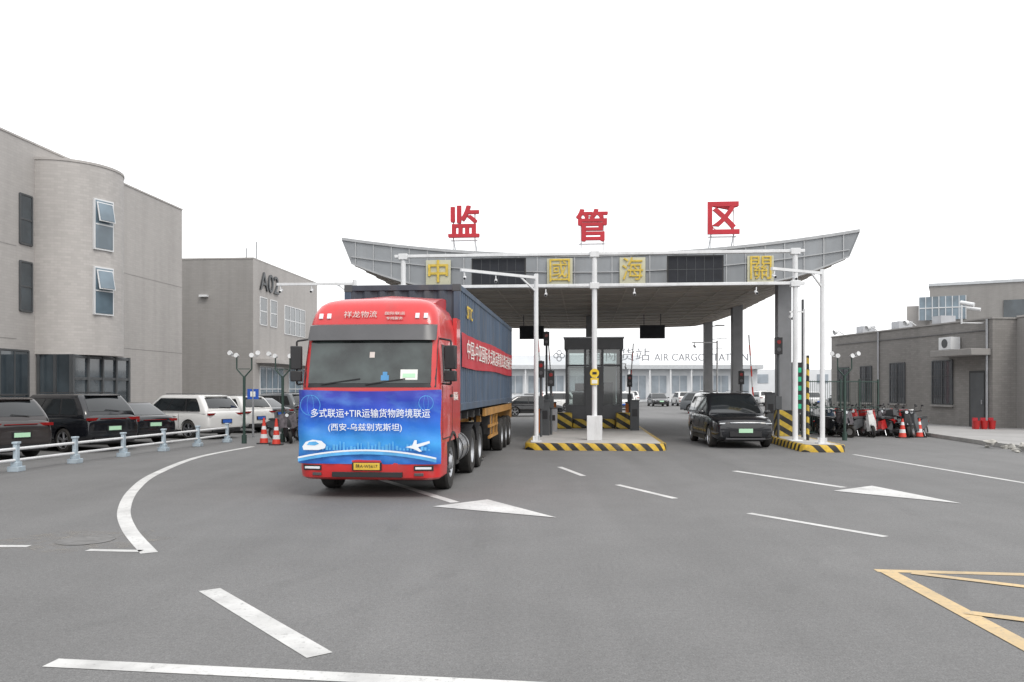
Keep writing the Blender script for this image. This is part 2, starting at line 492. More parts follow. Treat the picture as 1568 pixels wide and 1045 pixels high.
# gold characters on fascia
for ch, u in (('中', -5.55), ('國', -1.20), ('海', 1.35), ('關', 5.75)):
    zc = 6.05
    b = B(); b.bx(u-.45, u+.45, V0-.11, V0-.07, zc-.47, zc+.47, 'gold_plate'); b.done('letter_plate', can, bevel=.01)
    text('letter', ch, can, (u, V0-.135, zc), FRONT, .80, 'gold_letter', .72, .02, .012 if ch == '中' else .0)

# red rooftop characters
for ch, u in (('监', -4.75), ('管', -.05), ('区', 4.6)):
    e = empty('rooftop_sign', GO, YAW)
    z0 = ztop(u)+.50
    text('character', ch, e, (u, V0+.75, z0+.6), FRONT, 1.16, 'red_letter', 1.12, .06, .028 if ch == '区' else .008)
    if ch != '区':   # extra layers, offset slightly, thicken the strokes
        for dx, dz in ((.03, .012), (-.03, .012), (.015, -.024), (-.015, -.02)):
            text('character_stroke', ch, e, (u+dx, V0+.752+dx*.1, z0+.6+dz), FRONT, 1.14, 'red_letter', 1.10, .058, .006)
    b = B()
    for du in (-.4, .4):
        b.beam((u+du, V0+.86, ztop(u)-.05), (u+du, V0+.86, z0+1.0), .045, 'white_frame')
        b.beam((u+du, V0+.90, z0+.1), (u+du, V0+1.7, ztop(u)-.05), .035, 'white_frame')
    b.beam((u-.5, V0+.86, z0+.03), (u+.5, V0+.86, z0+.03), .045, 'white_frame')
    b.done('support_frame', e)

# gantry
g = empty('gate_gantry', GO, YAW); b = B()
for u, base in ((-6.4, .22), (0, .22), (6.45, .22)):
    b.cyl((u, 0, base), (u, 0, 6.42), .085, 'white_paint', n=14)
    b.box((u, 0, base+.02), (.4, .4, .04), 'white_paint')
    for zz in (6.34, 5.30): b.box((u, 0, zz), (.30, .22, .20), 'white_paint')
b.bx(-.25, .25, -.22, .22, .22, 1.02, 'white_paint')
for zz in (6.36, 5.32):
    b.beam((-6.7, 0, zz), (6.75, 0, zz), .10, 'white_paint')
b.beam((-6.7, .22, 6.36), (6.75, .22, 6.36), .06, 'white_paint')
b.done('frame', g, bevel=.012)
for u0 in (-4.1, 2.38):
    b = B(); b.bx(u0, u0+1.82, .10, .26, 5.36, 6.28, 'black_plastic')
    b.bx(u0+.05, u0+1.77, .085, .10, 5.41, 6.23, 'led_panel')
    for k in range(1, 6): b.bx(u0+.05+k*.287-.006, u0+.05+k*.287+.006, .078, .085, 5.41, 6.23, 'dark_grey')
    b.bx(u0+.05, u0+1.77, .078, .085, 5.81, 5.825, 'dark_grey')
    for k in (.3, 1.5): b.bx(u0+k, u0+k+.05, .27, .31, 5.3, 6.4, 'white_paint')
    b.done('led_display', g)
b = B()
b.cyl((0, -.12, 2.42), (0, -.10, 2.42), .15, 'yellow', n=20); b.bx(-.13, .13, -.13, -.10, 2.04, 2.26, 'yellow')
b.bx(-.09, .09, -.135, -.131, 2.08, 2.20, 'paper'); b.bx(-.07, .07, -.127, -.121, 2.38, 2.46, 'black_plastic')
b.done('height_sign', g)
b = B()
def cctv(b, c, dirv, s=1.0):
    c = Vector(c); d = Vector(dirv).normalized()
    b.cyl(c-d*.16*s, c+d*.16*s, .055*s, 'white_frame', n=10); b.cyl(c+d*.16*s, c+d*.165*s, .045*s, 'black_plastic', n=10)
    b.beam(c+Vector((0, 0, .06*s)), c+Vector((0, 0, .22*s)), .04*s, 'white_frame')
for u in (-5.2, -1.6, 1.3, 5.2):
    cctv(b, (u, -.1, 5.02), (0, -1, -.35), .8)
b.done('cameras', g)

# L-shaped camera poles
def campole(P, T, z, base=.2):
    e = empty('camera_pole', (P[0], P[1], 0)); b = B()
    d = Vector((T[0]-P[0], T[1]-P[1], 0))
    b.cyl((0, 0, base), (0, 0, z+.12), .075, 'white_paint', r1=.07, n=14)
    b.box((0, 0, base+.03), (.34, .34, .06), 'white_paint')
    for k in range(4): b.box((.1*math.cos(k*1.57+.78), .1*math.sin(k*1.57+.78), base+.12), (.1, .012, .18), 'white_paint', rz=k*1.57+.78)
    b.beam((0, 0, z), d+Vector((0, 0, z)), .085, 'white_paint')
    b.beam((0, 0, z-.45), d*.22+Vector((0, 0, z-.03)), .05, 'white_paint')
    for t in (.55, .95): cctv(b, d*t+Vector((0, 0, z-.22)), (0, -1, -.35), .8)
    b.done('pole', e)
campole((.77, 26.3), (-1.53, 24.6), 5.45)
campole((9.52, 25.3), (7.65, 24.3), 5.45)
campole((-5.15, 27.0), (-7.75, 27.2), 5.35)

# booth: framed glass cabin
bo = empty('toll_booth', GO, YAW); b = B()
u0, u1, v0, v1 = -1.15, 1.3, 8.6, 12.4
b.bx(u0, u1, v0, v1, .22, 1.20, 'booth_frame')
b.bx(u0-.05, u1+.05, v0-.08, v1+.08, 3.62, 4.10, 'booth_frame')
b.bx(u0-.09, u1+.09, v0-.12, v1+.12, 4.102, 4.16, 'steel')
for uu in (u0+.05, u0+.85, u1-.85, u1-.05):
    for vv in (v0+.05, v1-.05): b.bx(uu-.05, uu+.05, vv-.05, vv+.05, 1.2, 3.62, 'booth_frame')
for vv in (v0+.95, v0+1.9, v0+2.85):
    for uu in (u0+.05, u1-.05): b.bx(uu-.04, uu+.04, vv-.05, vv+.05, 1.2, 3.62, 'booth_frame')
for vv in (v0+.05, v1-.05): b.bx(u0+.1, u1-.1, vv-.035, vv+.035, 2.88, 2.96, 'booth_frame')
for uu in (u0+.05, u1-.05): b.bx(uu-.03, uu+.03, v0+.1, v1-.1, 2.88, 2.96, 'booth_frame')
b.bx(u0+.86, u1-.86, v0-.01, v0+.03, .3, 2.86, 'booth_frame')
b.done('cabin', bo, bevel=.01)
b = B()
for vv in (v0+.05, v1-.05): b.add([(u0+.1, vv, 1.2), (u1-.1, vv, 1.2), (u1-.1, vv, 3.62), (u0+.1, vv, 3.62)], [(0, 1, 2, 3)], 'clear_glass')
for uu in (u0+.05, u1-.05): b.add([(uu, v0+.1, 1.2), (uu, v1-.1, 1.2), (uu, v1-.1, 3.62), (uu, v0+.1, 3.62)], [(0, 1, 2, 3)], 'clear_glass')
b.done('glazing', bo)
b = B(); b.bx(u0-.35, u0+.30, v0-1.2, v0-.3, .22, .90, 'hazard_post'); b.bx(u1-.30, u1+.35, v0-1.2, v0-.3, .22, .90, 'hazard_post')
b.bx(u0+.32, u1-.32, v0-.55, v0-.3, .22, .62, 'hazard_post')
b.done('bumper_block', bo, bevel=.05)
b = B(); b.bx(u0+.3, u0+.9, v0+.5, v0+1.6, 1.2, 1.75, 'dark_grey'); b.bx(u1-.9, u1-.35, v0+1.4, v0+2.0, 1.2, 2.2, 'dark_grey'); b.bx(u0+.4, u0+.9, v0+.7, v0+.76, 1.8, 2.15, 'black_plastic')
b.bx(u1-.7, u1-.15, v1-.5, v1-.2, 1.2, 3.1, 'paper'); b.done('counter', bo)
# hanging lane displays
for u in (-2.9, 2.95):
    e = empty('lane_display', GO, YAW); b = B()
    b.bx(u-.6, u+.6, 13.0, 13.2, 4.35, 5.0, 'black_plastic'); b.bx(u-.55, u+.55, 12.985, 13.0, 4.4, 4.95, 'led_panel')
    for k in (-.4, .4): b.beam((u+k, 13.1, 5.0), (u+k, 13.1, 5.6), .04, 'dark_grey')
    b.done('panel', e)
# barrier gates, signals
def barrier(u, v, lean):
    e = empty('boom_barrier', GO, YAW); b = B()
    b.bx(u-.17, u+.17, v-.14, v+.14, .22, 1.2, 'orange'); b.bx(u-.18, u+.18, v-.15, v+.15, 1.2, 1.26, 'dark_grey')
    for k in range(7):
        z = 1.1+k*.44
        b.beam((u+lean*k*.03, v-.2, z), (u+lean*(k+1)*.03, v-.2, z+.44), .055, 'cone_red' if k % 2 else 'white_paint')
    b.done('barrier', e, bevel=.01)
barrier(-1.9, 4.2, -1); barrier(6.75, 8.2, -1); barrier(-1.9, 14, -1); barrier(1.9, 14.5, 1)
def signal(u, v, h, face=1):
    e = empty('lane_signal', GO, YAW); b = B()
    b.cyl((u, v, .22), (u, v, h), .045, 'dark_grey', n=10)
    b.bx(u-.12, u+.12, v-.12, v+.06, h-.6, h-.02, 'black_plastic')
    b.cyl((u, v-.13, h-.18), (u, v-.12, h-.18), .07, 'tail_red', n=14); b.cyl((u, v-.13, h-.44), (u, v-.12, h-.44), .07, 'trim_dark', n=14)
    b.bx(u-.1, u+.1, v-.1, v+.05, 1.2, 1.65, 'dark_grey')
    b.done('signal', e, bevel=.008)
signal(-1.85, 1.6, 2.9); signal(-1.55, 3.0, 2.6); signal(6.35, 1.9, 3.7); signal(6.4, 9.0, 2.7); signal(1.8, 12, 2.6); signal(-1.9, 7, 4.3)
def cabinet(u, v, w_, h, m):
    b = B(); x, y = gate(u, v); b.box((0, 0, .22+h/2), (w_, .3, h), m); b.box((0, 0, .24+h), (w_+.05, .35, .04), 'dark_grey'); b.box((.0, -.152, .22+h*.6), (w_*.6, .01, h*.25), 'black_plastic')
    b.done('control_cabinet', None, (x, y, 0), YAW, bevel=.01)
cabinet(-1.75, 2.6, .32, 1.25, 'dark_grey'); cabinet(-1.6, 5.4, .4, .9, 'steel'); cabinet(1.7, 6.5, .35, 1.2, 'dark_grey'); cabinet(7.0, 3.9, .4, 1.3, 'steel'); cabinet(7.1, 6.6, .35, 1.5, 'dark_grey')
# slim posts on islands
def post(P, h, r=.05, m='white_paint', nm='utility_pole', arm=0):
    b = B(); b.cyl((0, 0, 0), (0, 0, h), r, m, n=10); b.box((0, 0, .03), (.25, .25, .06), m)
    if arm:
        b.beam((0, 0, h-.1), (arm, 0, h-.1), .05, m); cctv(b, (arm*.9, 0, h-.3), (0, -1, -.3), .9)
    b.done(nm, None, (P[0], P[1], 0))
post(gate(7.05, 1.2), 4.6, .045, 'white_paint', arm=-.5)
post(gate(6.5, 16), 4.4, .045, 'white_paint', arm=-1.3)
post(gate(6.95, .4), 3.0, .05, 'hazard_post', nm='bollard_post')
post(gate(7.2, 2.0), 5.0, .045, 'dark_grey')
post(gate(1.6, 19), 3.4, .045, 'white_paint', arm=.4)
# LED info sign
b = B(); x, y = gate(7.3, 4.5); b.bx(-.24, .24, -.08, .08, 1.0, 2.9, 'black_plastic')
for k in range(5):
    for q in range(2): b.bx(-.17+q*.18, -.03+q*.18, -.088, -.08, 2.52-k*.34, 2.70-k*.34, 'green_led')
b.bx(-.06, .06, -.05, .05, 0, 1.0, 'dark_grey'); b.done('information_sign', None, (x+.35, y, 0))

# ------------------------------------------------------------------ truck (x right, y back)
tr = empty('container_truck', (-2.50, 14.41, 0), YAW)
LV = [(.93, 1.245, .0, 2.25), (1.3, 1.25, 0, 2.25), (1.7, 1.25, 0, 2.25), (1.95, 1.245, .02, 2.25), (2.4, 1.225, .12, 2.25), (2.8, 1.20, .22, 2.25), (3.05, 1.18, .28, 2.25),
      (3.28, 1.13, .38, 2.25), (3.44, 1.05, .50, 2.22), (3.53, .92, .66, 2.18), (3.57, .72, .9, 2.1)]
def lv(z):
    for a, c in zip(LV, LV[1:]):
        if z <= c[0]:
            t = max(0, (z-a[0])/(c[0]-a[0])); return [a[i]+(c[i]-a[i])*t for i in (1, 2, 3)]
    return list(LV[-1][1:])
def yfront(x, z):
    w, yf, yb = lv(z); s_ = min(1, abs(x)/w); r = .2
    y = yf-.07*(1-s_*s_)
    if abs(x) > w-r: y += r-math.sqrt(max(0, r*r-(min(abs(x), w)-(w-r))**2))
    return y
rings = []
for z in [.93+.08*i for i in range(33)]+[3.55, 3.57]:
    if z > 3.57: continue
    w, yf, yb = lv(z); ring = []
    xs = [-1, -.985, -.95, -.9, -.83, -.7, -.5, -.25, 0, .25, .5, .7, .83, .9, .95, .985, 1]
    for s_ in xs: ring.append((s_*w, yfront(s_*w, z), z))
    ring += [(w, yb*.6, z), (w, yb-.1, z), (w-.1, yb, z), (0, yb, z), (-w+.1, yb, z), (-w, yb-.1, z), (-w, yb*.6, z)]
    rings.append(ring)
rings.sort(key=lambda r_: r_[0][2])
b = B(); b.loft(rings, 'truck_red'); b.done('cab_shell', tr, angle=40)
def panel(name, x0, x1, z0, z1, off, m, zc=None):
    b = B(); nx, nz = 20, 6
    def f(i, j):
        x = x0+(x1-x0)*i; z = z0+(z1-z0)*j; return (x, yfront(x, z)-off, z)
    b.grid(f, nx, nz, m); b.done(name, tr, normals=False)
panel('windshield_seal', -1.18, 1.18, 1.93, 2.83, .006, 'black_plastic')
panel('windshield', -1.09, 1.09, 2.0, 2.74, .012, 'windshield')
# sun visor
b = B()
f1 = lambda i, j: (-1.15+2.30*i, yfront(-1.15+2.30*i, 2.76+.29*j)-.11+.05*j, 2.76+.27*j)
f2 = lambda i, j: (-1.15+2.30*i, yfront(-1.15+2.30*i, 2.76+.29*j)-.005, 2.78+.27*j)
b.grid(f1, 20, 3, 'visor_grey'); b.grid(f2, 20, 3, 'visor_grey')
b.grid(lambda i, j: (-1.15+2.30*i, yfront(-1.15+2.30*i, 2.76)-.11+.105*j, 2.76+.02*j), 20, 1, 'visor_grey')
b.grid(lambda i, j: (-1.15+2.30*i, yfront(-1.15+2.30*i, 3.05)-.06+.055*j, 3.03+.02*j), 20, 1, 'visor_grey')
b.done('sun_visor', tr, normals=False)
# roof lettering and marker lamps
text('roof_lettering', '祥龙物流', tr, (-.22, yfront(.2, 3.22)-.03, 3.22), (R(68), 0, 0), .13, 'lettering', .60, .003, -.004)
text('roof_lettering', '国际联运', tr, (.40, yfront(.4, 3.22)-.03, 3.24), (R(68), 0, 0), .06, 'lettering', .36, .003, .0)
text('roof_lettering', '专线服务', tr, (.40, yfront(.4, 3.14)-.03, 3.15), (R(68), 0, 0), .055, 'lettering', .30, .003, .0)
b = B()
for x in (-.95, -.8, .8, .95): b.box((x, yfront(x, 3.2)-.01, 3.2), (.07, .03, .10), 'lamp_clear', rx=R(-25))
b.done('marker_lamps', tr)
# air deflector on the cab roof
b = B()
prof = [(.95, 3.56), (1.3, 3.64), (1.75, 3.72), (2.15, 3.74), (2.15, 3.5), (.95, 3.5)]
b.loft([[(sx, y_+abs(sx)*.12, z_-(.05 if abs(sx) > .8 else 0)) for y_, z_ in prof] for sx in (-.98, -.85, 0, .85, .98)], 'truck_red')
b.done('air_deflector', tr, angle=40)
# lower front: grille, bumper
b = B()
b.grid(lambda i, j: (-1.24+2.48*i, .0-.05*(1-(2*i-1)**2)+.02, .6+.4*j), 12, 2, 'black_plastic')
b.done('grille', tr, normals=False)
def ring_b(z, w, d0):
    r_ = []
    for s_ in (-1, -.97, -.9, -.8, -.5, 0, .5, .8, .9, .97, 1):
        r_.append((s_*w, d0-.08*(1-s_*s_)+(.16*max(0, (abs(s_)-.85)/.15)**2), z))
    return r_+[(w, .8, z), (-w, .8, z)]
b = B(); b.loft([ring_b(.32, 1.2, .04), ring_b(.36, 1.24, -.02), ring_b(.50, 1.25, -.05), ring_b(.66, 1.25, -.05), ring_b(.70, 1.25, .02), ring_b(.96, 1.245, .03)], 'truck_red')
b.done('bumper', tr, angle=40)
b = B()
for sx in (-1, 1):
    b.box((sx*.98, -.045, .53), (.34, .08, .09), 'black_plastic', rz=sx*R(9)); b.box((sx*.98, -.075, .53), (.28, .05, .04), 'lamp_clear', rz=sx*R(9))
    b.box((sx*.90, -.07, .42), (.16, .05, .05), 'trim_dark', rz=sx*R(7))
b.bx(-.62, .62, -.137, -.06, .37, .46, 'black_plastic')
b.bx(-.26, .26, -.15, -.11, .49, .63, 'black_plastic'); b.bx(-.23, .23, -.16, -.15, .50, .62, 'plate_yellow')
b.done('headlamps_and_plate', tr, bevel=.008)
text('plate_number', '陕A·W5617', tr, (0, -.164, .56), FRONT, .07, 'black_plastic', .38, .001)
# banner
b = B()
def bf(x, z):
    sag = .010*math.sin(x*7+z*3)*math.sin(z*6)+.008*math.sin(x*19+z*2.5)+.006*math.sin(z*17+x*4)
    return yfront(x, max(z, .95))*.55-.085-sag
b.grid(lambda i, j: (-1.27+2.54*i+.008*math.sin(j*9), bf(-1.27+2.54*i, .60+1.29*j), .60+1.29*j-.03*math.sin(i*math.pi)*j), 48, 24, 'banner_print')
b.done('banner', tr, normals=False)
YB = -.155
text('banner_text', '多式联运+TIR运输货物跨境联运', tr, (.06, YB, 1.47), FRONT, .155, 'banner_white', 2.1, .002, .006)
text('banner_text', '(西安-乌兹别克斯坦)', tr, (-.03, YB, 1.23), FRONT, .15, 'banner_white', 1.3, .002, .006)
b = B()
for k in range(36):
    x = -1.1+k*.062; h = random.uniform(.04, .2)*(1-.5*abs(x))
    b.bx(x, x+random.uniform(.02, .05), YB+.01, YB+.013, .84, .84+h, 'banner_cyan')
pts = []
for k in range(25):
    x = -1.22+2.44*k/24; pts.append((x, .70+.14*(1-(x/1.25)**2)))
b.add([(x, YB-.0, z+.015) for x, z in pts]+[(x, YB-.0, z-.015) for x, z in pts], [(i, i+1, 26+i, 25+i) for i in range(24)], 'banner_white')
b.add([(x, YB+.004, z-.015) for x, z in pts]+[(x, YB+.004, z-.07) for x, z in pts], [(i, i+1, 26+i, 25+i) for i in range(24)], 'banner_cyan')
# aeroplane, train
P = [(.68, .90), (.80, .93), (.84, 1.02), (.88, 1.02), (.88, .95), (1.03, .99), (1.10, 1.01), (1.11, .97), (1.0, .93), (.9, .90), (.97, .83), (.93, .82), (.82, .87)]
b.add([(x, YB, z) for x, z in P], [tuple(range(len(P)))], 'banner_white')
P = [(-1.12, .84), (-1.14, .90), (-1.08, .98), (-.96, 1.02), (-.80, 1.0), (-.72, .93), (-.74, .87), (-.86, .84)]
b.add([(x, YB+.002, z) for x, z in P], [tuple(range(len(P)))], 'banner_white')
P = [(-1.06, .93), (-1.02, .98), (-.9, .99), (-.84, .95), (-.92, .92)]
b.add([(x, YB-.002, z) for x, z in P], [tuple(range(len(P)))], 'banner_cyan')
for cx, cz, rr in ((-1.0, 1.62, .18), (1.04, 1.66, .13)):
    for q_ in range(2):
        r2 = rr*(1-.35*q_); s2 = 1-.5*q_
        q = [(cx+r2*math.cos(t*.2618)*s2, YB+.006, cz+rr*math.sin(t*.2618)) for t in range(24)]
        b.add(q+[(cx+(r2-.008)*math.cos(t*.2618)*s2, YB+.006, cz+(rr-.008)*math.sin(t*.2618)) for t in range(24)], [(i, (i+1) % 24, 24+(i+1) % 24, 24+i) for i in range(24)], 'banner_cyan')
b.done('banner_artwork', tr, normals=False)
# wipers, items in windscreen, mirrors
b = B()
for x0, x1 in ((-.85, -.15), (-.05, .65)):
    b.beam((x0, yfront(x0, 2.0)-.03, 1.98), (x1, yfront(x1, 2.12)-.035, 2.08), .018, 'black_plastic')
b.done('wipers', tr)
b = B()
def stick(x0, x1, z0, z1, m, o=0):
    b.add([(x0, yfront(x0, z0)-.016-o, z0), (x1, yfront(x1, z0)-.016-o, z0), (x1, yfront(x1, z1)-.016-o, z1), (x0, yfront(x0, z1)-.016-o, z1)], [(0, 1, 2, 3)], m)
stick(.56, .86, 2.06, 2.24, 'paper'); stick(.60, .82, 2.10, 2.17, 'plate_green', .003); stick(.22, .36, 2.05, 2.14, 'blue_item'); stick(.0, .09, 2.45, 2.55, 'lettering')
stick(.25, .33, 2.14, 2.2, 'blue_item')
b.done('dashboard_papers', tr, normals=False)
for sx in (-1, 1):
    b = B(); x = sx*1.40
    b.box((x, .28, 2.46), (.20, .13, .42), 'black_plastic', rz=-sx*R(12)); b.box((x, .28, 2.13), (.20, .13, .19), 'black_plastic', rz=-sx*R(12))
    b.beam((x, .30, 2.76), (sx*1.17, .36, 2.80), .035, 'black_plastic'); b.beam((x, .30, 1.98), (sx*1.22, .32, 2.0), .035, 'black_plastic')
    b.beam((x, .30, 1.98), (x, .30, 2.76), .035, 'black_plastic')
    b.done('mirror', tr, bevel=.035)
# cab sides
for sx in (-1, 1):
    b = B(); X = sx*1.247
    def sp(y0, y1, z0, z1, m, o=0.0):
        w = lambda z: sx*(lv(z)[0]+.006+o)
        b.add([(w(z0), y0, z0), (w(z0), y1, z0), (w(z1), y1, z1), (w(z1), y0+(.18 if m == 'car_glass' else 0), z1)], [(0, 1, 2, 3)], m)
    sp(.42, 1.32, 2.02, 2.7, 'black_plastic'); sp(.47, 1.27, 2.06, 2.66, 'car_glass', .004)
    for yy in (.32, 1.38): b.bx(X-.004, X+.006, yy-.008, yy+.008, 1.0, 1.95, 'black_plastic')
    b.bx(X, X+sx*.03, 1.12, 1.32, 1.75, 1.80, 'black_plastic')
    b.bx(X, X+sx*.008, .32, 1.38, 1.0, 1.02, 'black_plastic')
    b.bx(sx*1.0, sx*1.235, .82, 1.0, .45, .95, 'black_plastic'); b.bx(sx*.9, sx*1.24, 1.95, 2.3, .42, .95, 'black_plastic')
    # wheel arch
    prof = []
    for k in range(13):
        a = math.pi*k/12; prof.append((1.45+.62*math.cos(a), .50+.60*math.sin(a)))
    for (ya, za), (yb_, zb) in zip(prof, prof[1:]):
        b.add([(sx*.85, ya, za), (sx*1.262, ya, za), (sx*1.262, yb_, zb), (sx*.85, yb_, zb)], [(0, 1, 2, 3)], 'black_plastic')
        k = .90
        ya2, za2, yb2, zb2 = 1.45+(ya-1.45)*k, .5+(za-.5)*k, 1.45+(yb_-1.45)*k, .5+(zb-.5)*k
        b.add([(sx*1.262, ya, za), (sx*1.262, yb_, zb), (sx*1.262, yb2, zb2), (sx*1.262, ya2, za2)], [(0, 1, 2, 3)], 'black_plastic')
    # rear fairing
    b.bx(sx*1.16, sx*1.24, 2.0, 2.45, 1.0, 3.3, 'truck_red')
    b.done('cab_side', tr, bevel=0)
text('side_lettering', '国际陆运', tr, (1.262, 1.75, 1.75), SIDE, .16, 'paper', .55, .002)
def bigwheel(b, x, y, r=.51, w=.28, out=1, dual=False):
    c = (x, y, r); ax = (out, 0, 0); t = w/2
    b.lathe(c, ax, [(.28, -t), (r*.94, -t), (r, -t+.04), (r, t-.04), (r*.94, t), (r*.62, t+.005), (r*.56, t-.01), (r*.54, t-.05)], 'rubber', 28)
    b.lathe(c, ax, [(r*.56, t-.008), (r*.53, t-.03), (r*.45, t-.06 if not dual else t-.12), (r*.30, t-.02 if not dual else t-.14), (r*.22, t+.03 if not dual else t-.08), (.0, t+.04 if not dual else t-.08)], 'steel', 28)
    for k in range(8):
        a = k*math.pi/4; b.cyl((x+out*(t-.06), y+r*.36*math.cos(a), r+r*.36*math.sin(a)), (x+out*(t-.01 if not dual else t-.09), y+r*.36*math.cos(a), r+r*.36*math.sin(a)), .022, 'chassis', n=8)
for nm, ys, dual in (('front_wheels', (1.45,), False), ('drive_wheels', (4.5, 5.85), True), ('trailer_wheels', (11.3, 12.6, 13.9), True)):
    b = B()
    for y in ys:
        for sx in (-1, 1):
            bigwheel(b, sx*1.07, y, .51 if ys[0] < 10 else .5, .29, sx, dual)
            if dual: bigwheel(b, sx*.73, y, .51 if ys[0] < 10 else .5, .27, sx, dual)
        b.cyl((-1.0, y, .5), (1.0, y, .5), .1, 'chassis', n=12)
    b.done(nm, tr, angle=30)
b = B()
for sx in (-1, 1):
    b.bx(sx*.38, sx*.48, .5, 6.8, .72, .98, 'chassis')
    b.lathe((sx*.92, 2.55, .66), (0, 1, 0), [(0, 0), (.29, 0), (.32, .04), (.32, 1.25), (.29, 1.29), (0, 1.29)], 'alloy' if sx > 0 else 'steel', 20)
    for k in (2.8, 3.5): b.lathe((sx*.92, k, .66), (0, 1, 0), [(.325, 0), (.332, 0), (.332, .06), (.325, .06)], 'black_plastic', 20)
    for y in (4.5, 5.85):
        for k in range(9):
            a0, a1 = math.pi*(.1+.8*k/9), math.pi*(.1+.8*(k+1)/9)
            b.add([(sx*.62, y+.6*math.cos(a0), .52+.58*math.sin(a0)), (sx*1.24, y+.6*math.cos(a0), .52+.58*math.sin(a0)), (sx*1.24, y+.6*math.cos(a1), .52+.58*math.sin(a1)), (sx*.62, y+.6*math.cos(a1), .52+.58*math.sin(a1))], [(0, 1, 2, 3)], 'black_plastic')
b.cyl((-.8, .9, .55), (.8, .9, .55), .06, 'chassis'); b.bx(-.9, .9, .5, 2.2, .55, .95, 'chassis'); b.bx(-.6, .6, 4.2, 6.2, .98, 1.25, 'chassis')
b.done('tractor_chassis', tr)
b = B()
for sx in (-1, 1):
    b.bx(sx*.42, sx*.56, 3.2, 14.6, 1.0, 1.36, 'chassis_orange')
    b.bx(sx*1.13, sx*1.2, 7.0, 14.7, 1.2, 1.40, 'chassis_orange')
    for y in (7.6, 7.75): b.beam((sx*.95, y, .12), (sx*.95, y, 1.3), .1, 'chassis_orange')
    b.box((sx*.95, 7.67, .1), (.3, .35, .04), 'chassis')
    for y in (8.6, 9.4, 10.2): b.beam((sx*1.15, y, .55), (sx*1.15, y, 1.25), .06, 'chassis_orange')
    b.bx(sx*1.13, sx*1.18, 8.2, 10.4, .55, .62, 'chassis_orange'); b.bx(sx*1.13, sx*1.18, 8.2, 10.4, .85, .92, 'chassis_orange')
for k in range(12): b.bx(-1.16, 1.16, 3.0+k*1.05, 3.12+k*1.05, 1.24, 1.40, 'chassis')
b.bx(-1.2, 1.2, 14.65, 14.75, .9, 1.4, 'chassis_orange')
b.bx(.7, 1.15, 8.5, 9.1, .65, 1.2, 'chassis'); b.cyl((.85, 9.4, .95), (.85, 10.2, .95), .17, 'chassis')
b.done('trailer_chassis', tr)
# container with real corrugation
C0, C1, Z0, Z1, HW = 2.62, 14.75, 1.45, 4.05, 1.215
def corr(b, a0, a1, fix, axis, z0, z1, m, depth=.04, out=1):
    pitch = .28; nseg = max(1, int((a1-a0)/pitch)); pitch = (a1-a0)/nseg; pts = []
    for k in range(nseg):
        s0 = a0+k*pitch
        pts += [(s0, 0), (s0+pitch*.28, 0), (s0+pitch*.5, -depth), (s0+pitch*.78, -depth)]
    pts.append((a1, 0)); vs = []
    for z in (z0, z1):
        for a, d in pts: vs.append((fix+out*d, a, z) if axis == 'x' else (a, fix-out*d, z))
    k = len(pts); b.add(vs, [(i, i+1, k+i+1, k+i) for i in range(k-1)], m)
b = B()
for sx in (-1, 1): corr(b, C0+.12, C1-.12, sx*(HW-.012), 'x', Z0+.15, Z1-.1, 'container_blue', .045, sx)
corr(b, -HW+.12, HW-.12, C0+.012, 'y', Z0+.15, Z1-.1, 'container_dark', .045, 1)
corr(b, -HW+.12, HW-.12, C1-.012, 'y', Z0+.15, Z1-.1, 'container_dark', .02, -1)
b.add([(-HW+.05, C0+.05, Z1-.02), (HW-.05, C0+.05, Z1-.02), (HW-.05, C1-.05, Z1-.02), (-HW+.05, C1-.05, Z1-.02)], [(0, 1, 2, 3)], 'container_blue')
b.add([(-HW+.05, C0+.05, Z0+.05), (HW-.05, C0+.05, Z0+.05), (HW-.05, C1-.05, Z0+.05), (-HW+.05, C1-.05, Z0+.05)], [(0, 1, 2, 3)], 'container_dark')
b.done('container_walls', tr, angle=20, normals=False)
b = B()
for sx in (-1, 1):
    b.bx(sx*(HW-.08), sx*HW, C0+.14, C1-.14, Z0, Z0+.16, 'container_blue'); b.bx(sx*(HW-.07), sx*HW, C0+.14, C1-.14, Z1-.12, Z1, 'container_blue')
    for y0, y1 in ((C0, C0+.14), (C1-.14, C1)):
        b.bx(sx*(HW-.14), sx*HW, y0, y1, Z0+.14, Z1-.14, 'container_blue')
        for z0 in (Z0-.01, Z1-.14): b.bx(sx*(HW-.17), sx*(HW+.004), y0-.003, y1+.003, z0, z0+.15, 'dark_grey')
for y0, y1 in ((C0, C0+.07), (C1-.07, C1)):
    b.bx(-HW+.16, HW-.16, y0, y1, Z0, Z0+.16, 'container_dark'); b.bx(-HW+.16, HW-.16, y0, y1, Z1-.12, Z1, 'container_dark')
b.done('container_frame', tr, bevel=.01)
b = B()
b.grid(lambda i, j: (HW+.012+.008*math.sin(i*60)+.006*math.sin(i*23+j*4), C0+.15+(C1-C0-.3)*i, 2.36+.72*j-.02*math.sin(i*9)), 60, 3, 'band_red'); b.done('slogan_band', tr, normals=False)
text('slogan_text', '中国-中亚国际多式联运跨境公路运输班车', tr, (HW+.032, 8.9, 2.72), SIDE, .42, 'paper', 11.0, .002, .0)
text('container_logo', 'SITC', tr, (HW+.01, 4.0, 3.55), SIDE, .28, 'logo_yellow', .9, .003, .01)

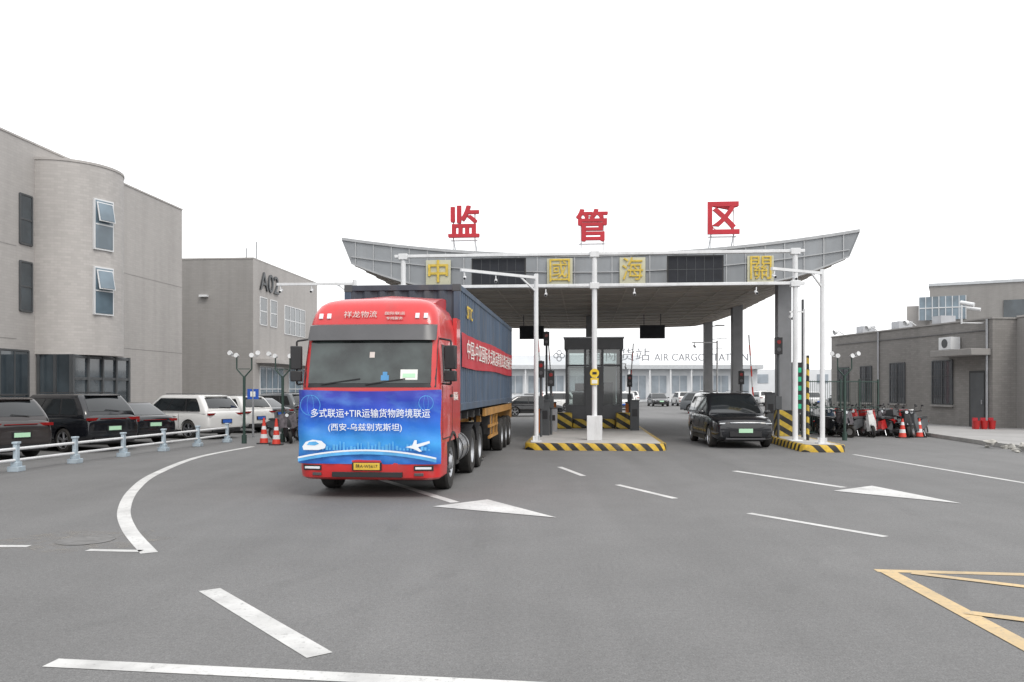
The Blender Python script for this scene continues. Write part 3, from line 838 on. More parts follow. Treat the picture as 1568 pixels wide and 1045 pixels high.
# ------------------------------------------------------------------ cars (x forward)
def car(name, kind, L, W, H, paint, C, head, plate='plate_green', detail=True):
    k = H/1.75 if kind == 'suv' else H/1.45
    w = W/2
    if kind == 'suv':
        st = [(0, .40, .74, .78), (.012, .30, .86, .87), (.05, .23, .94, .94), (.12, .22, 1.0, .985), (.25, .22, 1.06, 1), (.5, .22, 1.08, 1), (.8, .22, 1.12, 1), (.92, .25, 1.14, .975), (.975, .30, 1.12, .93), (.993, .38, 1.0, .89), (1, .45, .9, .84)]
        gb, gt, zb, zr, rw = (.235, .975), (.42, .865), 1.03, 1.72, .355
    else:
        st = [(0, .36, .58, .75), (.012, .28, .68, .86), (.05, .22, .76, .93), (.12, .2, .82, .98), (.28, .2, .90, 1), (.5, .2, .93, 1), (.8, .2, .97, .99), (.93, .24, 1.0, .95), (.98, .30, .98, .9), (.995, .38, .88, .86), (1, .45, .8, .82)]
        gb, gt, zb, zr, rw = (.27, .93), (.44, .73), .87, 1.42, .335
    rings = []
    for fx, zl, zt, ww in st:
        x = L/2-fx*L; zl *= k; zt *= k; q = ww*w; h = zt-zl
        half = [(q*.8, zl), (q*.97, zl+.07), (q, zl+.32*h), (q*.985, zl+.66*h), (q*.945, zt-.06), (q*.78, zt)]
        ring = [(x, 0, zl)]+[(x, y, z) for y, z in half]+[(x, 0, zt+.02)]+[(x, -y, z) for y, z in reversed(half)]
        rings.append([Vector(v) for v in ring])
    t = B(); t.loft(rings, 'carblack'); o = t.done('tmpbody')
    md = o.modifiers.new('s', 'SUBSURF'); md.levels = md.render_levels = 2
    xs = (L/2-L*.185, L/2-L*.785 if kind == 'suv' else L/2-L*.79)
    t = B()
    for x in xs: t.cyl((x, -w*1.3, rw), (x, w*1.3, rw), rw*1.15, 'black_plastic', n=28)
    o2 = t.done('tmpcut')
    md = o.modifiers.new('b', 'BOOLEAN'); md.object = o2; md.operation = 'DIFFERENCE'; md.solver = 'EXACT'
    dg = bpy.context.evaluated_depsgraph_get(); me = bpy.data.meshes.new_from_object(o.evaluated_get(dg))
    b = B(); b.addmesh(me, [paint, 'black_plastic'])
    bpy.data.objects.remove(o); bpy.data.objects.remove(o2)
    X = lambda f: L/2-f*L
    zb *= k; zr *= k; H_ = zr-zb
    xf = lambda t: X(gb[0]+(gt[0]-gb[0])*t**1.05)
    xr = lambda t: X(gb[1]+(gt[1]-gb[1])*t**(1.5 if kind == 'suv' else 1.1))
    hw = lambda t: w*(.93-.17*t**1.2)
    zz = lambda t: zb+H_*t
    RD = .14
    def bulge(y, h_): return .07*max(0, 1-(y/h_)**2)
    def rr(t, ins=0, zo=0):
        a, c, h_ = xf(t)-ins, xr(t)+ins, hw(t)-ins*.8; z = zz(t)+zo; pts = []
        for s0 in (-1, -.66, -.33, 0, .33, .66, 1):
            y = s0*(h_-RD); pts.append((a+bulge(y, h_-RD), y, z))
        for q in range(1, 4): an = R(90*q/4); pts.append((a-RD+RD*math.cos(an), h_-RD+RD*math.sin(an), z))
        pts.append((a-RD, h_, z)); pts.append((c+RD, h_, z))
        for q in range(1, 4): an = R(90+90*q/4); pts.append((c+RD+RD*math.cos(an), h_-RD+RD*math.sin(an), z))
        for s0 in (1, .5, 0, -.5, -1): y = s0*(h_-RD); pts.append((c-.5*bulge(y, h_-RD), y, z))
        for q in range(1, 4): an = R(180+90*q/4); pts.append((c+RD+RD*math.cos(an), -(h_-RD)+RD*math.sin(an), z))
        pts.append((c+RD, -h_, z)); pts.append((a-RD, -h_, z))
        for q in range(1, 4): an = R(270+90*q/4); pts.append((a-RD+RD*math.cos(an), -(h_-RD)+RD*math.sin(an), z))
        return pts
    b.loft([rr(i/10*.93, 0, -.03 if i == 0 else 0) for i in range(11)]+[rr(.93, .05, H_*.035), rr(.93, .16, H_*.062), rr(.93, .36, H_*.078)], paint)
    # glass, laid 5 mm proud of the shell
    T0, T1 = .07, .88
    tt = lambda j: T0+(T1-T0)*j
    b.grid(lambda i, j: (xf(tt(j))+bulge((2*i-1)*(hw(tt(j))-RD), hw(tt(j))-RD)+.006, (2*i-1)*(hw(tt(j))-RD+.03), zz(tt(j))+.003), 12, 6, 'car_glass')
    b.grid(lambda i, j: (xr(tt(.22+.72*j))-.5*bulge((2*i-1)*(hw(tt(.22+.72*j))-RD), hw(tt(.22+.72*j))-RD)-.006, (2*i-1)*(hw(tt(.22+.72*j))-RD-.0), zz(tt(.22+.72*j))+.003), 8, 5, 'car_glass')
    wins = ((.0, .33), (.355, .66), (.69, .93)) if kind == 'suv' else ((.0, .42), (.45, .90))
    for sy in (-1, 1):
        lo = lambda s0, t: (xf(t)-.20)+((xr(t)+.18)-(xf(t)-.20))*s0
        b.grid(lambda i, j: (lo(.01+.95*i, tt(.02+.9*j)), sy*(hw(tt(.02+.9*j))+.003), zz(tt(.02+.9*j))), 8, 6, 'black_plastic')
        for s0, s1 in wins:
            b.grid(lambda i, j: (lo(.02+s0+(s1-s0)*i, tt(.05+.83*j)), sy*(hw(tt(.05+.83*j))+.007), zz(tt(.05+.83*j))), 4, 6, 'car_glass')
        b.beam((X(gb[0]+.07), sy*w*.948, zb+.03), (X(gb[1]-.07), sy*w*.948, zb+.045), .014, 'trim_dark')
        if kind == 'suv': b.beam((X(.46), sy*w*.66, zr+.045), (X(.80), sy*w*.66, zr+.04), .025, 'alloy' if paint == 'carwhite' else 'trim_dark')
        b.box((0, sy*(w-.005), .29*k), (L*.42, .03, .13*k), 'black_plastic')
        for fx in (.44, .63): b.box((X(fx), sy*(w*.985), zb-.13), (.18, .03, .025), 'trim_dark' if paint != 'carwhite' else paint)
        for fx in (.33, .49, .68): b.box((X(fx), sy*(w*.990), (.4+zb)/2), (.006, .010, zb-.48), 'black_plastic')
        b.ball((X(gb[0]+.06), sy*(w+.09), zb+.07), .1, paint, 10, (.8, 1.15, .75))
        b.box((X(gb[0]+.06), sy*(w+.0), zb+.03), (.06, .16, .04), 'black_plastic')
        for x in xs:
            c = (x, sy*(w-.135), rw); ax = (0, sy, 0)
            b.lathe(c, ax, [(rw*.6, -.1), (rw*.95, -.1), (rw, -.07), (rw, .08), (rw*.95, .11), (rw*.74, .115), (rw*.72, .09)], 'rubber', 26)
            b.lathe(c, ax, [(rw*.74, .10), (rw*.70, .085), (rw*.66, .02), (0, .02)], 'black_plastic', 26)
            b.lathe(c, ax, [(rw*.73, .113), (rw*.69, .113), (rw*.67, .08)], 'alloy', 26)
            for q in range(5):
                a = q*2*math.pi/5+.3
                for da in (-.11, .11): b.beam((x, c[1]+sy*.08, rw), (x+rw*.69*math.cos(a+da), c[1]+sy*.09, rw+rw*.69*math.sin(a+da)), .03, 'alloy')
            b.cyl((x, c[1]+sy*.05, rw), (x, c[1]+sy*.1, rw), .06, 'alloy', n=12)
    b.box((0, 0, .32), (L*.9, W*.62, .2), 'chassis')
    # front
    fx = L/2
    zl = .76*k if kind == 'suv' else .60*k
    for sy in (-1, 1):
        b.box((fx-.10, sy*w*.70, zl+.02), (.12, .34, .08), 'black_plastic', rz=-sy*R(20))
        b.box((fx-.075, sy*w*.70, zl+.025), (.11, .30, .035), 'lamp_clear', rz=-sy*R(20))
        b.box((fx-.10, sy*w*.74, .45*k), (.14, .16, .16), 'black_plastic', rz=-sy*R(20))
    b.box((fx-.015, 0, zl+.045), (.06, W*.48, .018), 'led_white')
    b.box((fx-.03, 0, .46*k), (.12, W*.50, .16*k), 'black_plastic'); b.box((fx-.05, 0, .31*k), (.1, W*.62, .05), 'trim_dark')
    b.box((fx+.035, 0, .56*k), (.02, .44, .13), plate)
    b.box((X(gb[0]-.015), 0, zb+.0), (.10, W*.60, .03), 'black_plastic', ry=R(8))
    # rear
    rx = -L/2; zt_ = .98*k if kind == 'suv' else .84*k
    for sy in (-1, 1): b.box((rx+.065, sy*w*.70, zt_), (.13, w*.40, .08*k), 'tail_red', rz=sy*R(16))
    if paint != 'carwhite': b.box((rx+.015, 0, zt_+.01), (.05, W*.46, .02), 'tail_red')
    b.box((rx+.02, 0, .36*k), (.10, W*.70, .16*k), 'black_plastic'); b.box((rx-.035, 0, .38*k), (.02, W*.36, .03), 'trim_dark')
    b.box((rx-.012, 0, .70*k), (.03, .50, .16), 'black_plastic'); b.box((rx-.03, 0, .70*k), (.02, .42, .12), plate)
    if kind == 'suv':
        b.box((xr(.9)+.0, 0, zz(.93)), (.22, W*.58, .025), paint, ry=R(-4))
        b.beam((xr(.25)-.06, -.3, zz(.25)), (xr(.3)-.06, .2, zz(.33)), .015, 'black_plastic')
    ob = b.done(name, None, (C[0], C[1], 0), head, angle=38)
    return ob
def hd(fx, fy): return math.atan2(fy, fx)
x, y = gate(4.62, 1.9)
car('black_suv', 'suv', 5.05, 2.0, 1.80, 'carblack', (x, y), hd(-.03, -.999))
H1 = hd(-.87, .5)
car('parked_suv', 'suv', 4.8, 1.9, 1.70, 'carbrown', (-15.1, 23.1), H1)
car('parked_suv', 'suv', 5.0, 1.95, 1.78, 'carblack', (-14.35, 26.3), H1+.05)
car('parked_sedan', 'sedan', 4.8, 1.85, 1.47, 'carblack', (-14.1, 29.2), H1-.04)
car('parked_suv', 'suv', 4.8, 1.9, 1.70, 'carwhite', (-13.0, 32.6), H1+.03, 'plate_blue')
car('parked_suv', 'suv', 4.6, 1.85, 1.62, 'carwhite', (-12.9, 37.0), H1, 'plate_blue')
car('parked_sedan', 'sedan', 4.7, 1.85, 1.5, 'cargrey', (-13.2, 41), H1, 'plate_blue')
car('parked_suv', 'suv', 4.7, 1.85, 1.7, 'cargrey', (-12.9, 45), H1, 'plate_blue')
pl = [bpy.data.objects[n] for n in ('parked_suv.002', 'parked_sedan', 'parked_suv.003', 'black_suv', 'parked_suv.004') if n in bpy.data.objects]
for i in range(14):
    o = bpy.data.objects.new('parked_car', pl[i % len(pl)].data); scene.collection.objects.link(o)
    o.location = (-1+i*2.9+random.uniform(-.3, .3), 92+random.uniform(-1, 1)+(i % 3)*.5, 0); o.rotation_euler = (0, 0, R(90)+(math.pi if i % 3 == 0 else 0))
for i, (px, py) in enumerate(((3, 70), (10.5, 76), (15.5, 64), (1.2, 58))):
    o = bpy.data.objects.new('parked_car', pl[(i*2) % len(pl)].data); scene.collection.objects.link(o)
    o.location = (px, py, 0); o.rotation_euler = (0, 0, R(200+i*60))

# ------------------------------------------------------------------ buildings
# left office block
lb = empty('office_building', (-16.8, 42, 0), YAW)
b = B(); b.bx(-26, 0, -42, 0, 0, 11.0, 'wall_tile'); b.done('walls', lb)
b = B(); b.bx(-26.03, .03, -42.03, .03, 11.0, 11.07, 'wall_tile_light'); b.done('coping', lb)
b = B(); VC = -9.3
n = 40
prof = [(2.0, 3.2), (2.0, 10.45), (2.03, 10.46), (2.03, 10.55), (0, 10.55)]
b.lathe((0, VC, 0), (0, 0, 1), prof, 'wall_tile_light', n); b.lathe((0, VC, 0), (0, 0, 1), [(0, 3.2), (2.0, 3.2)], 'wall_tile_light', n)
b.done('round_bay', lb, angle=25)
def tang(b, ang, r, w, z0, z1, th, m, off=0):
    a = R(ang); c = (math.cos(a)*(r+off), VC+math.sin(a)*(r+off), (z0+z1)/2); b.box(c, (th, w, z1-z0), m, rz=a)
b = B()
for z0, z1 in ((7.25, 9.2), (4.75, 6.6)):
    tang(b, -20, 2.0, .86, z0, z1, .16, 'white_frame', -.03); tang(b, -20, 2.0, .76, z0+.06, z1-.06, .02, 'blue_glass', .055)
    tang(b, -20, 2.0, .76, (z0+z1)/2-.025, (z0+z1)/2+.025, .02, 'white_frame', .07)
    a = R(-20); b.box((math.cos(a)*2.18, VC+math.sin(a)*2.18, z1-.5), (.04, .62, .68), 'blue_glass', rz=a, ry=R(-12)); b.box((math.cos(a)*2.16, VC+math.sin(a)*2.16, z1-.5), (.035, .70, .76), 'white_frame', rz=a, ry=R(-12))
b.done('bay_windows', lb)
b = B()
def wwin(b, v0, v1, z0, z1, cols=1, rows=1, m='window_glass', fr='white_frame', deep=True):
    b.bx(-.1, .03, v0, v1, z0, z1, 'dark_grey'); b.bx(.0, .035, v0+.05, v1-.05, z0+.05, z1-.05, m)
    for i in range(cols+1):
        v = v0+(v1-v0)*i/cols; b.bx(.0, .06, v-.03, v+.03, z0, z1, fr)
    for j in range(rows+1):
        z = z0+(z1-z0)*j/rows; b.bx(.0, .055, v0, v1, z-.03, z+.03, fr)
for z0 in (7.2, 4.75): wwin(b, -12.15, -11.5, z0, z0+1.8, 1, 2, 'window_glass', 'dark_grey')
wwin(b, -13.2, -11.7, .1, 3.3, 2, 2, fr='dark_grey')
for vv in (-18, -22, -26.5, -31):
    for z0 in (8.0, 4.6): wwin(b, vv-.7, vv+.7, z0, z0+1.75, 2, 2, fr='dark_grey')
    wwin(b, vv-.9, vv+.9, .6, 3.3, 2, 2, fr='dark_grey')
b.done('windows', lb)
b = B()
for z in (3.7, 7.05):
    b.bx(0, .006, -42, -12.3, z, z+.03, 'wall_tile_dark'); b.bx(0, .006, -7.25, 0, z, z+.03, 'wall_tile_dark')
b.done('storey_joints', lb)
b = B(); b.bx(0, 1.4, -11.2, -7.4, 0, 3.2, 'window_glass')
for v in (-11.2, -10.25, -9.3, -8.35, -7.4): b.bx(1.38, 1.47, v-.05, v+.05, 0, 3.2, 'dark_grey')
for z in (.05, 2.3, 3.12): b.bx(1.38, 1.45, -11.2, -7.4, z-.05, z+.05, 'dark_grey')
for u in (.1, .75, 1.38): b.bx(u-.05, u+.05, -11.27, -11.18, 0, 3.2, 'dark_grey')
b.done('entrance', lb)
b = B(); b.cyl((.15, -5.8, 10.9), (.15, -5.8, 11.25), .09, 'dark_grey'); b.done('rain_outlet', lb)

# A02
ab = empty('warehouse_office_building', (-15.7, 50, 0), YAW)
b = B(); b.bx(-26, 0, 0, 12, 0, 9.8, 'wall_tile_dark'); b.done('walls', ab)
b = B(); b.bx(-26.03, .03, -.03, 12.03, 9.8, 9.88, 'wall_tile'); b.done('coping', ab)
b = B(); b.bx(.0, .02, .0, 12, 0, 9.8, 'wall_tile'); b.done('sunlit_side', ab)  # thin sheet in paler tile: the side's stronger sunlight put into the colour
b = B()
wwin(b, 1.0, 2.1, 5.9, 7.6, 1, 2); wwin(b, 2.7, 3.8, 5.9, 7.6, 1, 2); wwin(b, 5.2, 9.2, 5.6, 7.5, 4, 2)
wwin(b, 1.0, 5.0, .5, 3.3, 4, 2, 'blue_glass'); wwin(b, 6, 11, .5, 3.3, 4, 2, 'blue_glass')
b.bx(.02, .9, .5, 11.5, 3.5, 3.75, 'wall_tile_light')
b.done('windows', ab)
b = B(); b.bx(-3.3, -2.8, -.25, 0, 7.5, 7.62, 'white_frame'); b.done('wall_lamp', ab)
text('building_number', 'A02', ab, (.08, 2.5, 8.55), SIDE, 1.15, 'dark_grey', 3.1, .04, 0)
b = B()
for q in ((-.2, 1.0, 1.1), (-.8, .9, .7)): b.cyl((q[0], q[1], 9.85), (q[0], q[1], 9.9+q[2]), .03, 'dark_grey', n=6)
b.done('roof_masts', ab)
b = B(); b.bx(-12, 1.0, 0, 25, 0, 7.2, 'wall_far')
for k in range(6): b.bx(1.0, 1.04, 1.5+k*4, 4.2+k*4, 1, 6, 'window_glass'); b.bx(1.0, 1.05, 1.0+k*4, 1.3+k*4, 0, 7.0, 'band_red')
b.done('depot_building', None, (-14.6, 62.6, 0), YAW)

# right single-storey building (front wall along v axis at u=0, facing -u)
rb = empty('guardhouse_building', (21.85, 37.5, 0), R(8.05))
b = B(); b.bx(0, 9, 0, 14, 0, 5.1, 'wall_guard'); b.bx(1.2, 9.5, -4.2, -.004, 0, 5.15, 'wall_tile_dark'); b.done('walls', rb)
b = B(); b.bx(-.05, 9.05, -.05, 14.05, 5.1, 5.17, 'wall_tile_dark'); b.bx(1.15, 9.55, -4.25, -.06, 5.16, 5.24, 'wall_tile'); b.done('coping', rb)
b = B()
def rwin(b, v0, v1, z0, z1, grill=True, m='dull_glass'):
    b.bx(-.03, .1, v0, v1, z0, z1, 'dark_grey'); b.bx(-.035, 0, v0+.06, v1-.06, z0+.06, z1-.06, m)
    for i in (0, .5, 1): v = v0+(v1-v0)*i; b.bx(-.07, 0, v-.035, v+.035, z0, z1, 'dark_grey')
    for j in (0, .65, 1): z = z0+(z1-z0)*j; b.bx(-.065, 0, v0, v1, z-.03, z+.03, 'dark_grey')
    n_ = int((v1-v0)/.16)
    for i in range(1, n_): v = v0+(v1-v0)*i/n_; b.bx(-.10, -.085, v-.01, v+.01, z0, z1, 'trim_dark')
    for j in range(1, 5): z = z0+(z1-z0)*j/5; b.bx(-.11, -.10, v0, v1, z-.008, z+.008, 'trim_dark')
    b.bx(-.12, 0, v0-.1, v1+.1, z0-.12, z0-.03, 'wall_tile_dark')
rwin(b, 2.7, 4.2, 1.15, 3.3); rwin(b, 6.5, 7.8, 1.15, 3.3); rwin(b, 9.6, 10.7, 1.15, 3.2); rwin(b, 12, 13.2, 1.15, 3.2)
b.bx(-.04, .1, .4, 1.5, .15, 2.75, 'black_plastic'); b.bx(-.05, 0, .5, 1.4, .15, 2.65, 'dark_grey'); b.bx(-.08, -.05, .6, .66, 1.2, 1.4, 'steel')
b.done('windows_and_door', rb)
b = B(); b.bx(-1.0, 0, .1, 3.0, 3.45, 3.75, 'wall_tile_dark'); b.done('door_canopy', rb, bevel=.02)
b = B()
for v, z in ((2.1, 3.80),): 
    b.bx(-.55, -.05, v, v+.9, z, z+.6, 'white_frame'); b.lathe((-.555, v+.45, z+.3), (-1, 0, 0), [(0, 0), (.22, 0), (.22, .01)], 'dark_grey', 16)
b.done('air_conditioners', rb, bevel=.02)
b = B()
for v in (4, 7.5, 11):
    b.bx(.3, 1.1, v, v+.7, 5.17, 5.6, 'steel'); b.cyl((-.05, v+1.5, 5.2), (-.4, v+1.5, 5.4), .03, 'white_frame'); 
    b.lathe((-.5, v+1.5, 5.35), (-1, 0, -.3), [(0, 0), (.12, 0), (.16, .18)], 'white_frame', 14)
b.cyl((-.06, .3, .15), (-.06, .3, 5.1), .05, 'steel', n=8); b.cyl((-.06, 8.9, .15), (-.06, 8.9, 5.1), .05, 'steel', n=8)
b.beam((-.04, .3, 4.6), (-.04, 13.5, 4.62), .03, 'trim_dark')
b.done('roof_equipment', rb)
b = B()
b.cyl((.9, -4.2, 3.9), (.9, -4.2, 6.7), .05, 'white_frame'); b.ball((.7, -4.4, 5.0), .2, 'white_frame'); b.ball((.7, -4.4, 4.7), .15, 'black_plastic')
for z, s_ in ((6.6, -1), (6.2, 1), (5.7, -1)):
    b.beam((.9, -4.2, z), (.9+s_*.45, -4.4, z), .05, 'white_frame'); b.cyl((.9+s_*.45, -4.25, z-.05), (.9+s_*.5, -4.65, z-.15), .1, 'white_frame', n=12)
for du in (-1.3,):
    b.cyl((.2+du, .6, 4.9), (.2+du, .6, 5.9), .04, 'white_frame'); b.cyl((-1.3, .4, 5.85), (-1.0, -.1, 5.7), .10, 'white_frame', n=12); b.cyl((-1.0, .4, 5.6), (-.6, .0, 5.5), .08, 'white_frame', n=12)
    b.beam((.2+du, .6, 4.95), (.05, .6, 4.95), .05, 'white_frame')
b.done('security_cameras', rb)
# bigger hall behind
hb = empty('terminal_building', (39.5, 78, 0), R(-28))
b = B(); b.bx(0, 60, 0, 14, 0, 11.6, 'wall_tile_dark'); b.bx(-2, -.01, 1, 12, 0, 9.9, 'wall_tile'); b.bx(-.1, 60, -.1, 14, 11.6, 11.85, 'roof_far'); b.done('walls', hb)
b = B(); b.bx(-.9, 3.0, -.12, 0, 8.4, 10.6, 'blue_glass')
for k in range(8): b.bx(-.9+k*.557-.03, -.9+k*.557+.03, -.18, -.12, 8.4, 10.6, 'white_frame')
b.bx(-.9, 3.0, -.18, -.12, 9.5, 9.58, 'white_frame')
for k in range(9): b.bx(6+k*3, 8+k*3, -.1, 0, 8.0, 10.0, 'window_glass')
b.done('windows', hb)

# cargo terminal in the distance
cb = empty('cargo_terminal', (0, 125, 0), R(-1))
b = B(); b.bx(-45, 37, 0, 30, 0, 4.9, 'wall_far'); b.bx(-45.5, 37.5, -1.5, 30, 4.9, 5.5, 'roof_far'); b.bx(-45, 20, 5, 30, 5.5, 7.2, 'wall_far'); b.done('walls', cb)
b = B()
for k in range(26):
    u = -44+k*3.1; b.bx(u, u+2.2, -.1, 0, .4 if k % 4 == 0 else 1.3, 3.9, 'glass_far'); b.bx(u+1.06, u+1.14, -.16, -.1, .4, 3.9, 'white_frame')
    b.bx(u-.55, u-.35, -1.3, -1.1, 0, 4.9, 'white_frame')
b.done('windows', cb)
text('roof_sign', '国际货站', cb, (16.2, -.9, 6.9), FRONT, 1.9, 'sign_grey', 8.8, .1, 0)
text('roof_sign', 'AIR CARGO STATION', cb, (28.4, -.9, 6.6), FRONT, 1.1, 'sign_grey', 14, .1, 0)
b = B(); 
for k in range(4):
    a = k*math.pi/2; b.lathe((7.1+.48*math.cos(a), -.9, 6.9+.48*math.sin(a)), (0, 1, 0), [(.40, 0), (.40, .1), (.26, .1), (.26, 0), (.40, 0)], 'sign_grey', 14)
b.beam((5, -.8, 5.7), (35, -.8, 5.7), .1, 'white_frame'); b.done('roof_emblem', cb)
b = B(); b.bx(-50, 40, 0, 30, 0, 5.5, 'wall_far')
for k in range(24): b.bx(-48+k*3.6, -46+k*3.6, -.1, 0, 3, 4.6, 'glass_far')
b.done('distant_warehouse', None, (75, 150, 0), R(-3))
b = B(); b.bx(-60, 0, 0, 30, 0, 8, 'wall_far'); b.bx(-60.2, .2, -.2, 30, 8, 8.5, 'roof_far'); b.done('distant_warehouse', None, (-40, 130, 0), R(-2))

# ------------------------------------------------------------------ pavements
b = B()
b.prism([(15.75, 18, 0), (16.0, 27, 0), (16.9, 34, 0), (15.4, 40, 0), (14.5, 56, 0), (40, 56, 0), (40, 18, 0)], (0, 0, .12), 'paving'); b.done('sidewalk', bevel=.01)
b = B()
pts = [(15.6, 18), (15.85, 27), (16.75, 34), (15.25, 40), (14.35, 56)]
for (xa, ya), (xb, yb_) in zip(pts, pts[1:]):
    b.prism([(xa, ya, 0), (xa+.15, ya, 0), (xb+.15, yb_, 0), (xb, yb_, 0)], (0, 0, .15), 'kerbstone')
b.done('kerb', bevel=.01)
b = B(); b.prism([(-15.5, 14, 0), (-14.0, 52, 0), (-30, 52, 0), (-30, 14, 0)], (0, 0, .02), 'paving'); b.done('forecourt')
for i in range(14):
    b = B(); r = random.uniform(.08, .2); b.ball((0, 0, r*.4), r, 'rock', 8, (1.3, .9, .55))
    for v in b.v: v += Vector((random.uniform(-1, 1), random.uniform(-1, 1), random.uniform(-.6, .6)))*r*.28
    b.done('rubble_stone', None, (15.4+random.uniform(-.3, 1.0), 23.3+i*.27, 0.12 if i % 3 == 0 else 0), random.random()*6, angle=20)

# ------------------------------------------------------------------ railing (left)
rl = empty('metal_guard_rail', (0, 0, 0)); b = B()
A = Vector((-12.2, 12.8, 0)); Z = Vector((-10.15, 29.4, 0)); d = Z-A
for i in range(9):
    p_ = A+d*i/8
    b.box(p_+Vector((0, 0, .33)), (.09, .13, .62), 'rail_blue'); b.box(p_+Vector((0, 0, .06)), (.26, .30, .12), 'rail_blue'); b.box(p_+Vector((0, 0, .66)), (.13, .17, .05), 'rail_blue')
    b.box(p_+Vector((0, 0, .17)), (.16, .2, .1), 'rail_blue')
for z in (.52, .26): b.cyl(A+Vector((0, 0, z)), Z+Vector((0, 0, z)), .035, 'white_paint', n=10)
b.done('rail', rl, bevel=.01)

# ------------------------------------------------------------------ cones, lamps, scooters
def cone(P, h=.75, nm='traffic_cone'):
    b = B(); b.box((0, 0, .02), (.4, .4, .04), 'black_plastic')
    zs = [0.04, .2, .34, .5, .62, h]
    for i, (a, c) in enumerate(zip(zs, zs[1:])):
        ra, rc = .15-.12*a/h, .15-.12*c/h; b.cyl((0, 0, a), (0, 0, c), ra, 'cone_red' if i % 2 == 0 else 'white_paint', rc, 16)
    b.done(nm, None, (P[0], P[1], 0), angle=50)
cone((-8.6, 28.6), .9); cone((-8.0, 28.0), .9); cone((15.15, 32.0)); cone((16.0, 32.4))
def lamp(P, h=3.1, heads=4):
    e = empty('street_lamp', (P[0], P[1], 0)); b = B()
    b.cyl((0, 0, 0), (0, 0, h-.7), .05, 'fence_green', n=10); b.cyl((0, 0, 0), (0, 0, .3), .09, 'fence_green', n=10)
    for sx in (-1, 1):
        b.cyl((0, 0, h-.75), (sx*.26, 0, h-.45), .025, 'fence_green', n=8); b.cyl((sx*.26, 0, h-.45), (sx*.26, 0, h), .025, 'fence_green', n=8)
        for q in (0, 1):
            x = sx*(.26+q*.22); b.beam((sx*.26, 0, h-.02), (x, 0, h+.02), .025, 'white_frame')
            b.lathe((x, 0, h+.02+.08*q), (.2*sx, -1, .15), [(0, -.09), (.05, -.09), (.085, .06), (.08, .07), (0, .065)], 'white_frame', 14)
    b.beam((-.2, 0, h-.45), (.2, 0, h-.45), .025, 'fence_green')
    b.done('lamp', e)
lamp((-9.35, 28.8), 3.05); lamp((-8.2, 29.5), 3.05); lamp((12.3, 30.5), 3.1)
b = B(); b.cyl((0, 0, 0), (0, 0, 1.9), .04, 'steel'); b.bx(-.22, .22, -.03, 0, 1.5, 1.9, 'blue_sign'); b.bx(-.1, .1, -.035, -.03, 1.6, 1.8, 'paper'); b.done('parking_sign', None, (-10.2, 32.5, 0))

def scooter(P, head, col, seat='black_plastic', cover=False):
    b = B()
    for x in (-.6, .62):
        b.lathe((x, 0, .24), (0, 1, 0), [(.13, -.045), (.22, -.05), (.24, -.02), (.24, .02), (.22, .05), (.13, .045)], 'rubber', 20)
        b.lathe((x, 0, .24), (0, 1, 0), [(.14, -.03), (0, -.03)], 'steel', 14); b.lathe((x, 0, .24), (0, 1, 0), [(.14, .03), (0, .03)], 'steel', 14)
    rg = lambda x, w_, z0, z1: [(x, -w_, z0), (x, -w_*.7, z1), (x, w_*.7, z1), (x, w_, z0)]
    b.loft([rg(-.88, .07, .55, .66), rg(-.6, .15, .45, .74), rg(-.25, .16, .34, .72), rg(0, .13, .27, .60), rg(.05, .12, .22, .34)], col)
    b.loft([rg(.0, .15, .22, .30), rg(.42, .15, .22, .30)], 'black_plastic')
    b.loft([[(.42, -.18, .25), (.50, -.12, .25), (.50, .12, .25), (.42, .18, .25)], [(.46, -.19, .6), (.58, -.1, .6), (.58, .1, .6), (.46, .19, .6)], [(.38, -.13, .92), (.48, -.08, .95), (.48, .08, .95), (.38, .13, .92)]], col)
    b.loft([rg(-.72, .12, .74, .80), rg(-.3, .14, .72, .81), rg(-.02, .10, .70, .77)], seat)
    b.cyl((.40, 0, .9), (.66, 0, .24), .03, 'steel'); b.cyl((.36, -.33, 1.02), (.36, .33, 1.02), .02, 'black_plastic', n=8)
    b.box((.42, 0, 1.0), (.14, .2, .13), col); b.cyl((.50, 0, .99), (.515, 0, .99), .06, 'lamp_clear', n=12)
    for s_ in (-1, 1): b.cyl((.36, s_*.25, 1.02), (.33, s_*.34, 1.2), .008, 'black_plastic', n=6); b.ball((.33, s_*.36, 1.22), .06, 'black_plastic', 8, (.3, 1, .7))
    b.box((.62, 0, .5), (.34, .1, .03), col); b.box((-.93, 0, .6), (.03, .12, .06), 'tail_red')
    if random.random() < .25: b.box((-.80, 0, .94), (.28, .32, .24), random.choice(['black_plastic', 'dark_grey', 'scooter_red']))
    if cover: b.grid(lambda i, j: (.60+.03*math.sin(i*9)-.10*j, -.30+.60*i, .55+.48*j+.04*math.sin(i*7)), 8, 4, 'quilt')
    b.beam((-.1, .12, .25), (-.05, .2, .02), .025, 'steel')
    o = b.done('motor_scooter', None, (P[0], P[1], 0), head, bevel=.012)
    o.rotation_euler[0] = R(random.uniform(3, 8))
cols = ['carblack', 'carwhite', 'black_plastic', 'scooter_red', 'dark_grey', 'carblack', 'carwhite', 'carblack', 'scooter_red', 'scooter_blue']
for i in range(24):
    row = i % 3
    scooter((12.7+(i//3)*.50+random.uniform(-.12, .12)+row*.17, 32.8+random.uniform(-.3, .3)+row*1.5), R(-100+random.uniform(-55, 60)), cols[(i*7+i//3) % 10], cover=random.random() < .1)
for i, P in enumerate(((-7.9, 29.3), (-7.4, 29.8), (-6.9, 29.2), (-8.5, 31), (-7.0, 30.6))):
    scooter(P, R(-70+i*14), ('black_plastic', 'carblack', 'scooter_red', 'dark_grey', 'carblack')[i], cover=i == 0)
b = B()
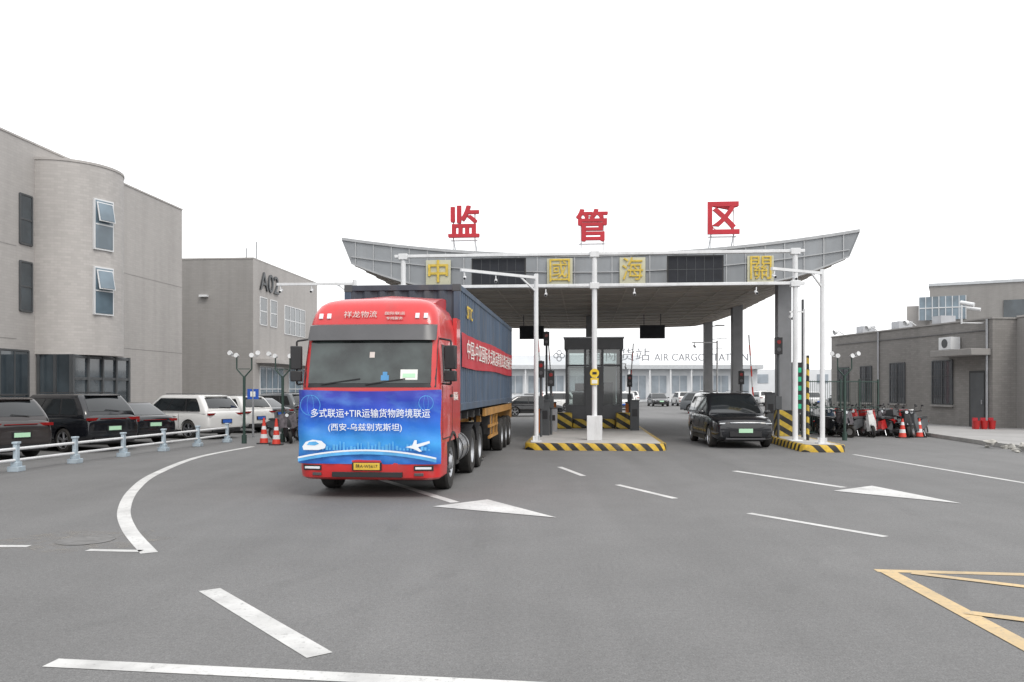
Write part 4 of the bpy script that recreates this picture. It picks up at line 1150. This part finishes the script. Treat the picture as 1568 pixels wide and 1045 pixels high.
for i in range(3): b.lathe((i*.35, 0, 0), (0, 0, 1), [(0, 0), (.12, 0), (.16, .38), (.14, .38), (.11, .05)], 'scooter_red', 16); b.box((i*.35+.05, .2, .25), (.2, .1, .5), 'red_letter')
b.done('fire_buckets', None, (20.6, 36.6, .12))

# fence right of gate
fe = empty('metal_fence', (10.9, 33.0, 0), R(15)); b = B()
for i in range(6): b.beam((i*.9-.1, 0, 0), (i*.9-.1, 0, 2.3), .06, 'fence_green')
for z in (.15, 1.15, 2.2): b.beam((-.1, 0, z), (4.4, 0, z), .04, 'fence_green')
for i in range(45): b.beam((-.1+i*.1, .01, .1), (-.1+i*.1, .01, 2.25), .012, 'fence_green')
b.done('fence', fe)
for i, P in enumerate(((11.2, 48), (14.5, 60), (18, 75), (-1.5, 80), (8, 84), (5.7, 62))):
    e = empty('light_pole', (P[0], P[1], 0)); b = B(); b.cyl((0, 0, 0), (0, 0, 5.6), .07, 'steel', r1=.05); b.beam((0, 0, 5.5), (.9, 0, 5.6), .06, 'steel'); b.box((.9, 0, 5.6), (.5, .2, .08), 'white_frame'); b.done('pole', e)

# ------------------------------------------------------------------ world, sun, camera
w = bpy.data.worlds.new('World'); scene.world = w; w.use_nodes = True
nt = w.node_tree; bg = nt.nodes['Background']
EL, AZ = R(52), R(150)
sky = nt.nodes.new('ShaderNodeTexSky'); sky.sky_type = 'NISHITA'; sky.sun_disc = False
sky.sun_elevation = EL; sky.sun_rotation = AZ; sky.dust_density = 6; sky.air_density = 1.5
mx = nt.nodes.new('ShaderNodeMix'); mx.data_type = 'RGBA'; mx.inputs[0].default_value = .88
nt.links.new(sky.outputs[0], mx.inputs[6]); mx.inputs[7].default_value = (10.8, 10.85, 10.95, 1)   # overcast cloud layer
nt.links.new(mx.outputs[2], bg.inputs['Color']); bg.inputs['Strength'].default_value = .15
sd = bpy.data.lights.new('sun', 'SUN'); sd.energy = 1.3; sd.angle = R(18); sd.color = (1, .97, .92)
so = bpy.data.objects.new('sun', sd); scene.collection.objects.link(so)
dirv = Vector((math.sin(AZ)*math.cos(EL), math.cos(AZ)*math.cos(EL), math.sin(EL)))
so.rotation_euler = dirv.to_track_quat('Z', 'Y').to_euler(); so.location = (0, 0, 30)
cd = bpy.data.cameras.new('camera'); cam = bpy.data.objects.new('camera', cd); scene.collection.objects.link(cam)
cam.location = (0, 0, 1.9); cam.rotation_euler = (R(90), 0, 0)
cd.sensor_width = 36; cd.lens = 29; cd.shift_y = 73.5/1568; cd.clip_end = 6000; cd.clip_start = .1
scene.camera = cam
scene.view_settings.view_transform = 'Standard'; scene.view_settings.look = 'None'; scene.view_settings.exposure = 0
print('OBJECTS', len(bpy.data.objects))
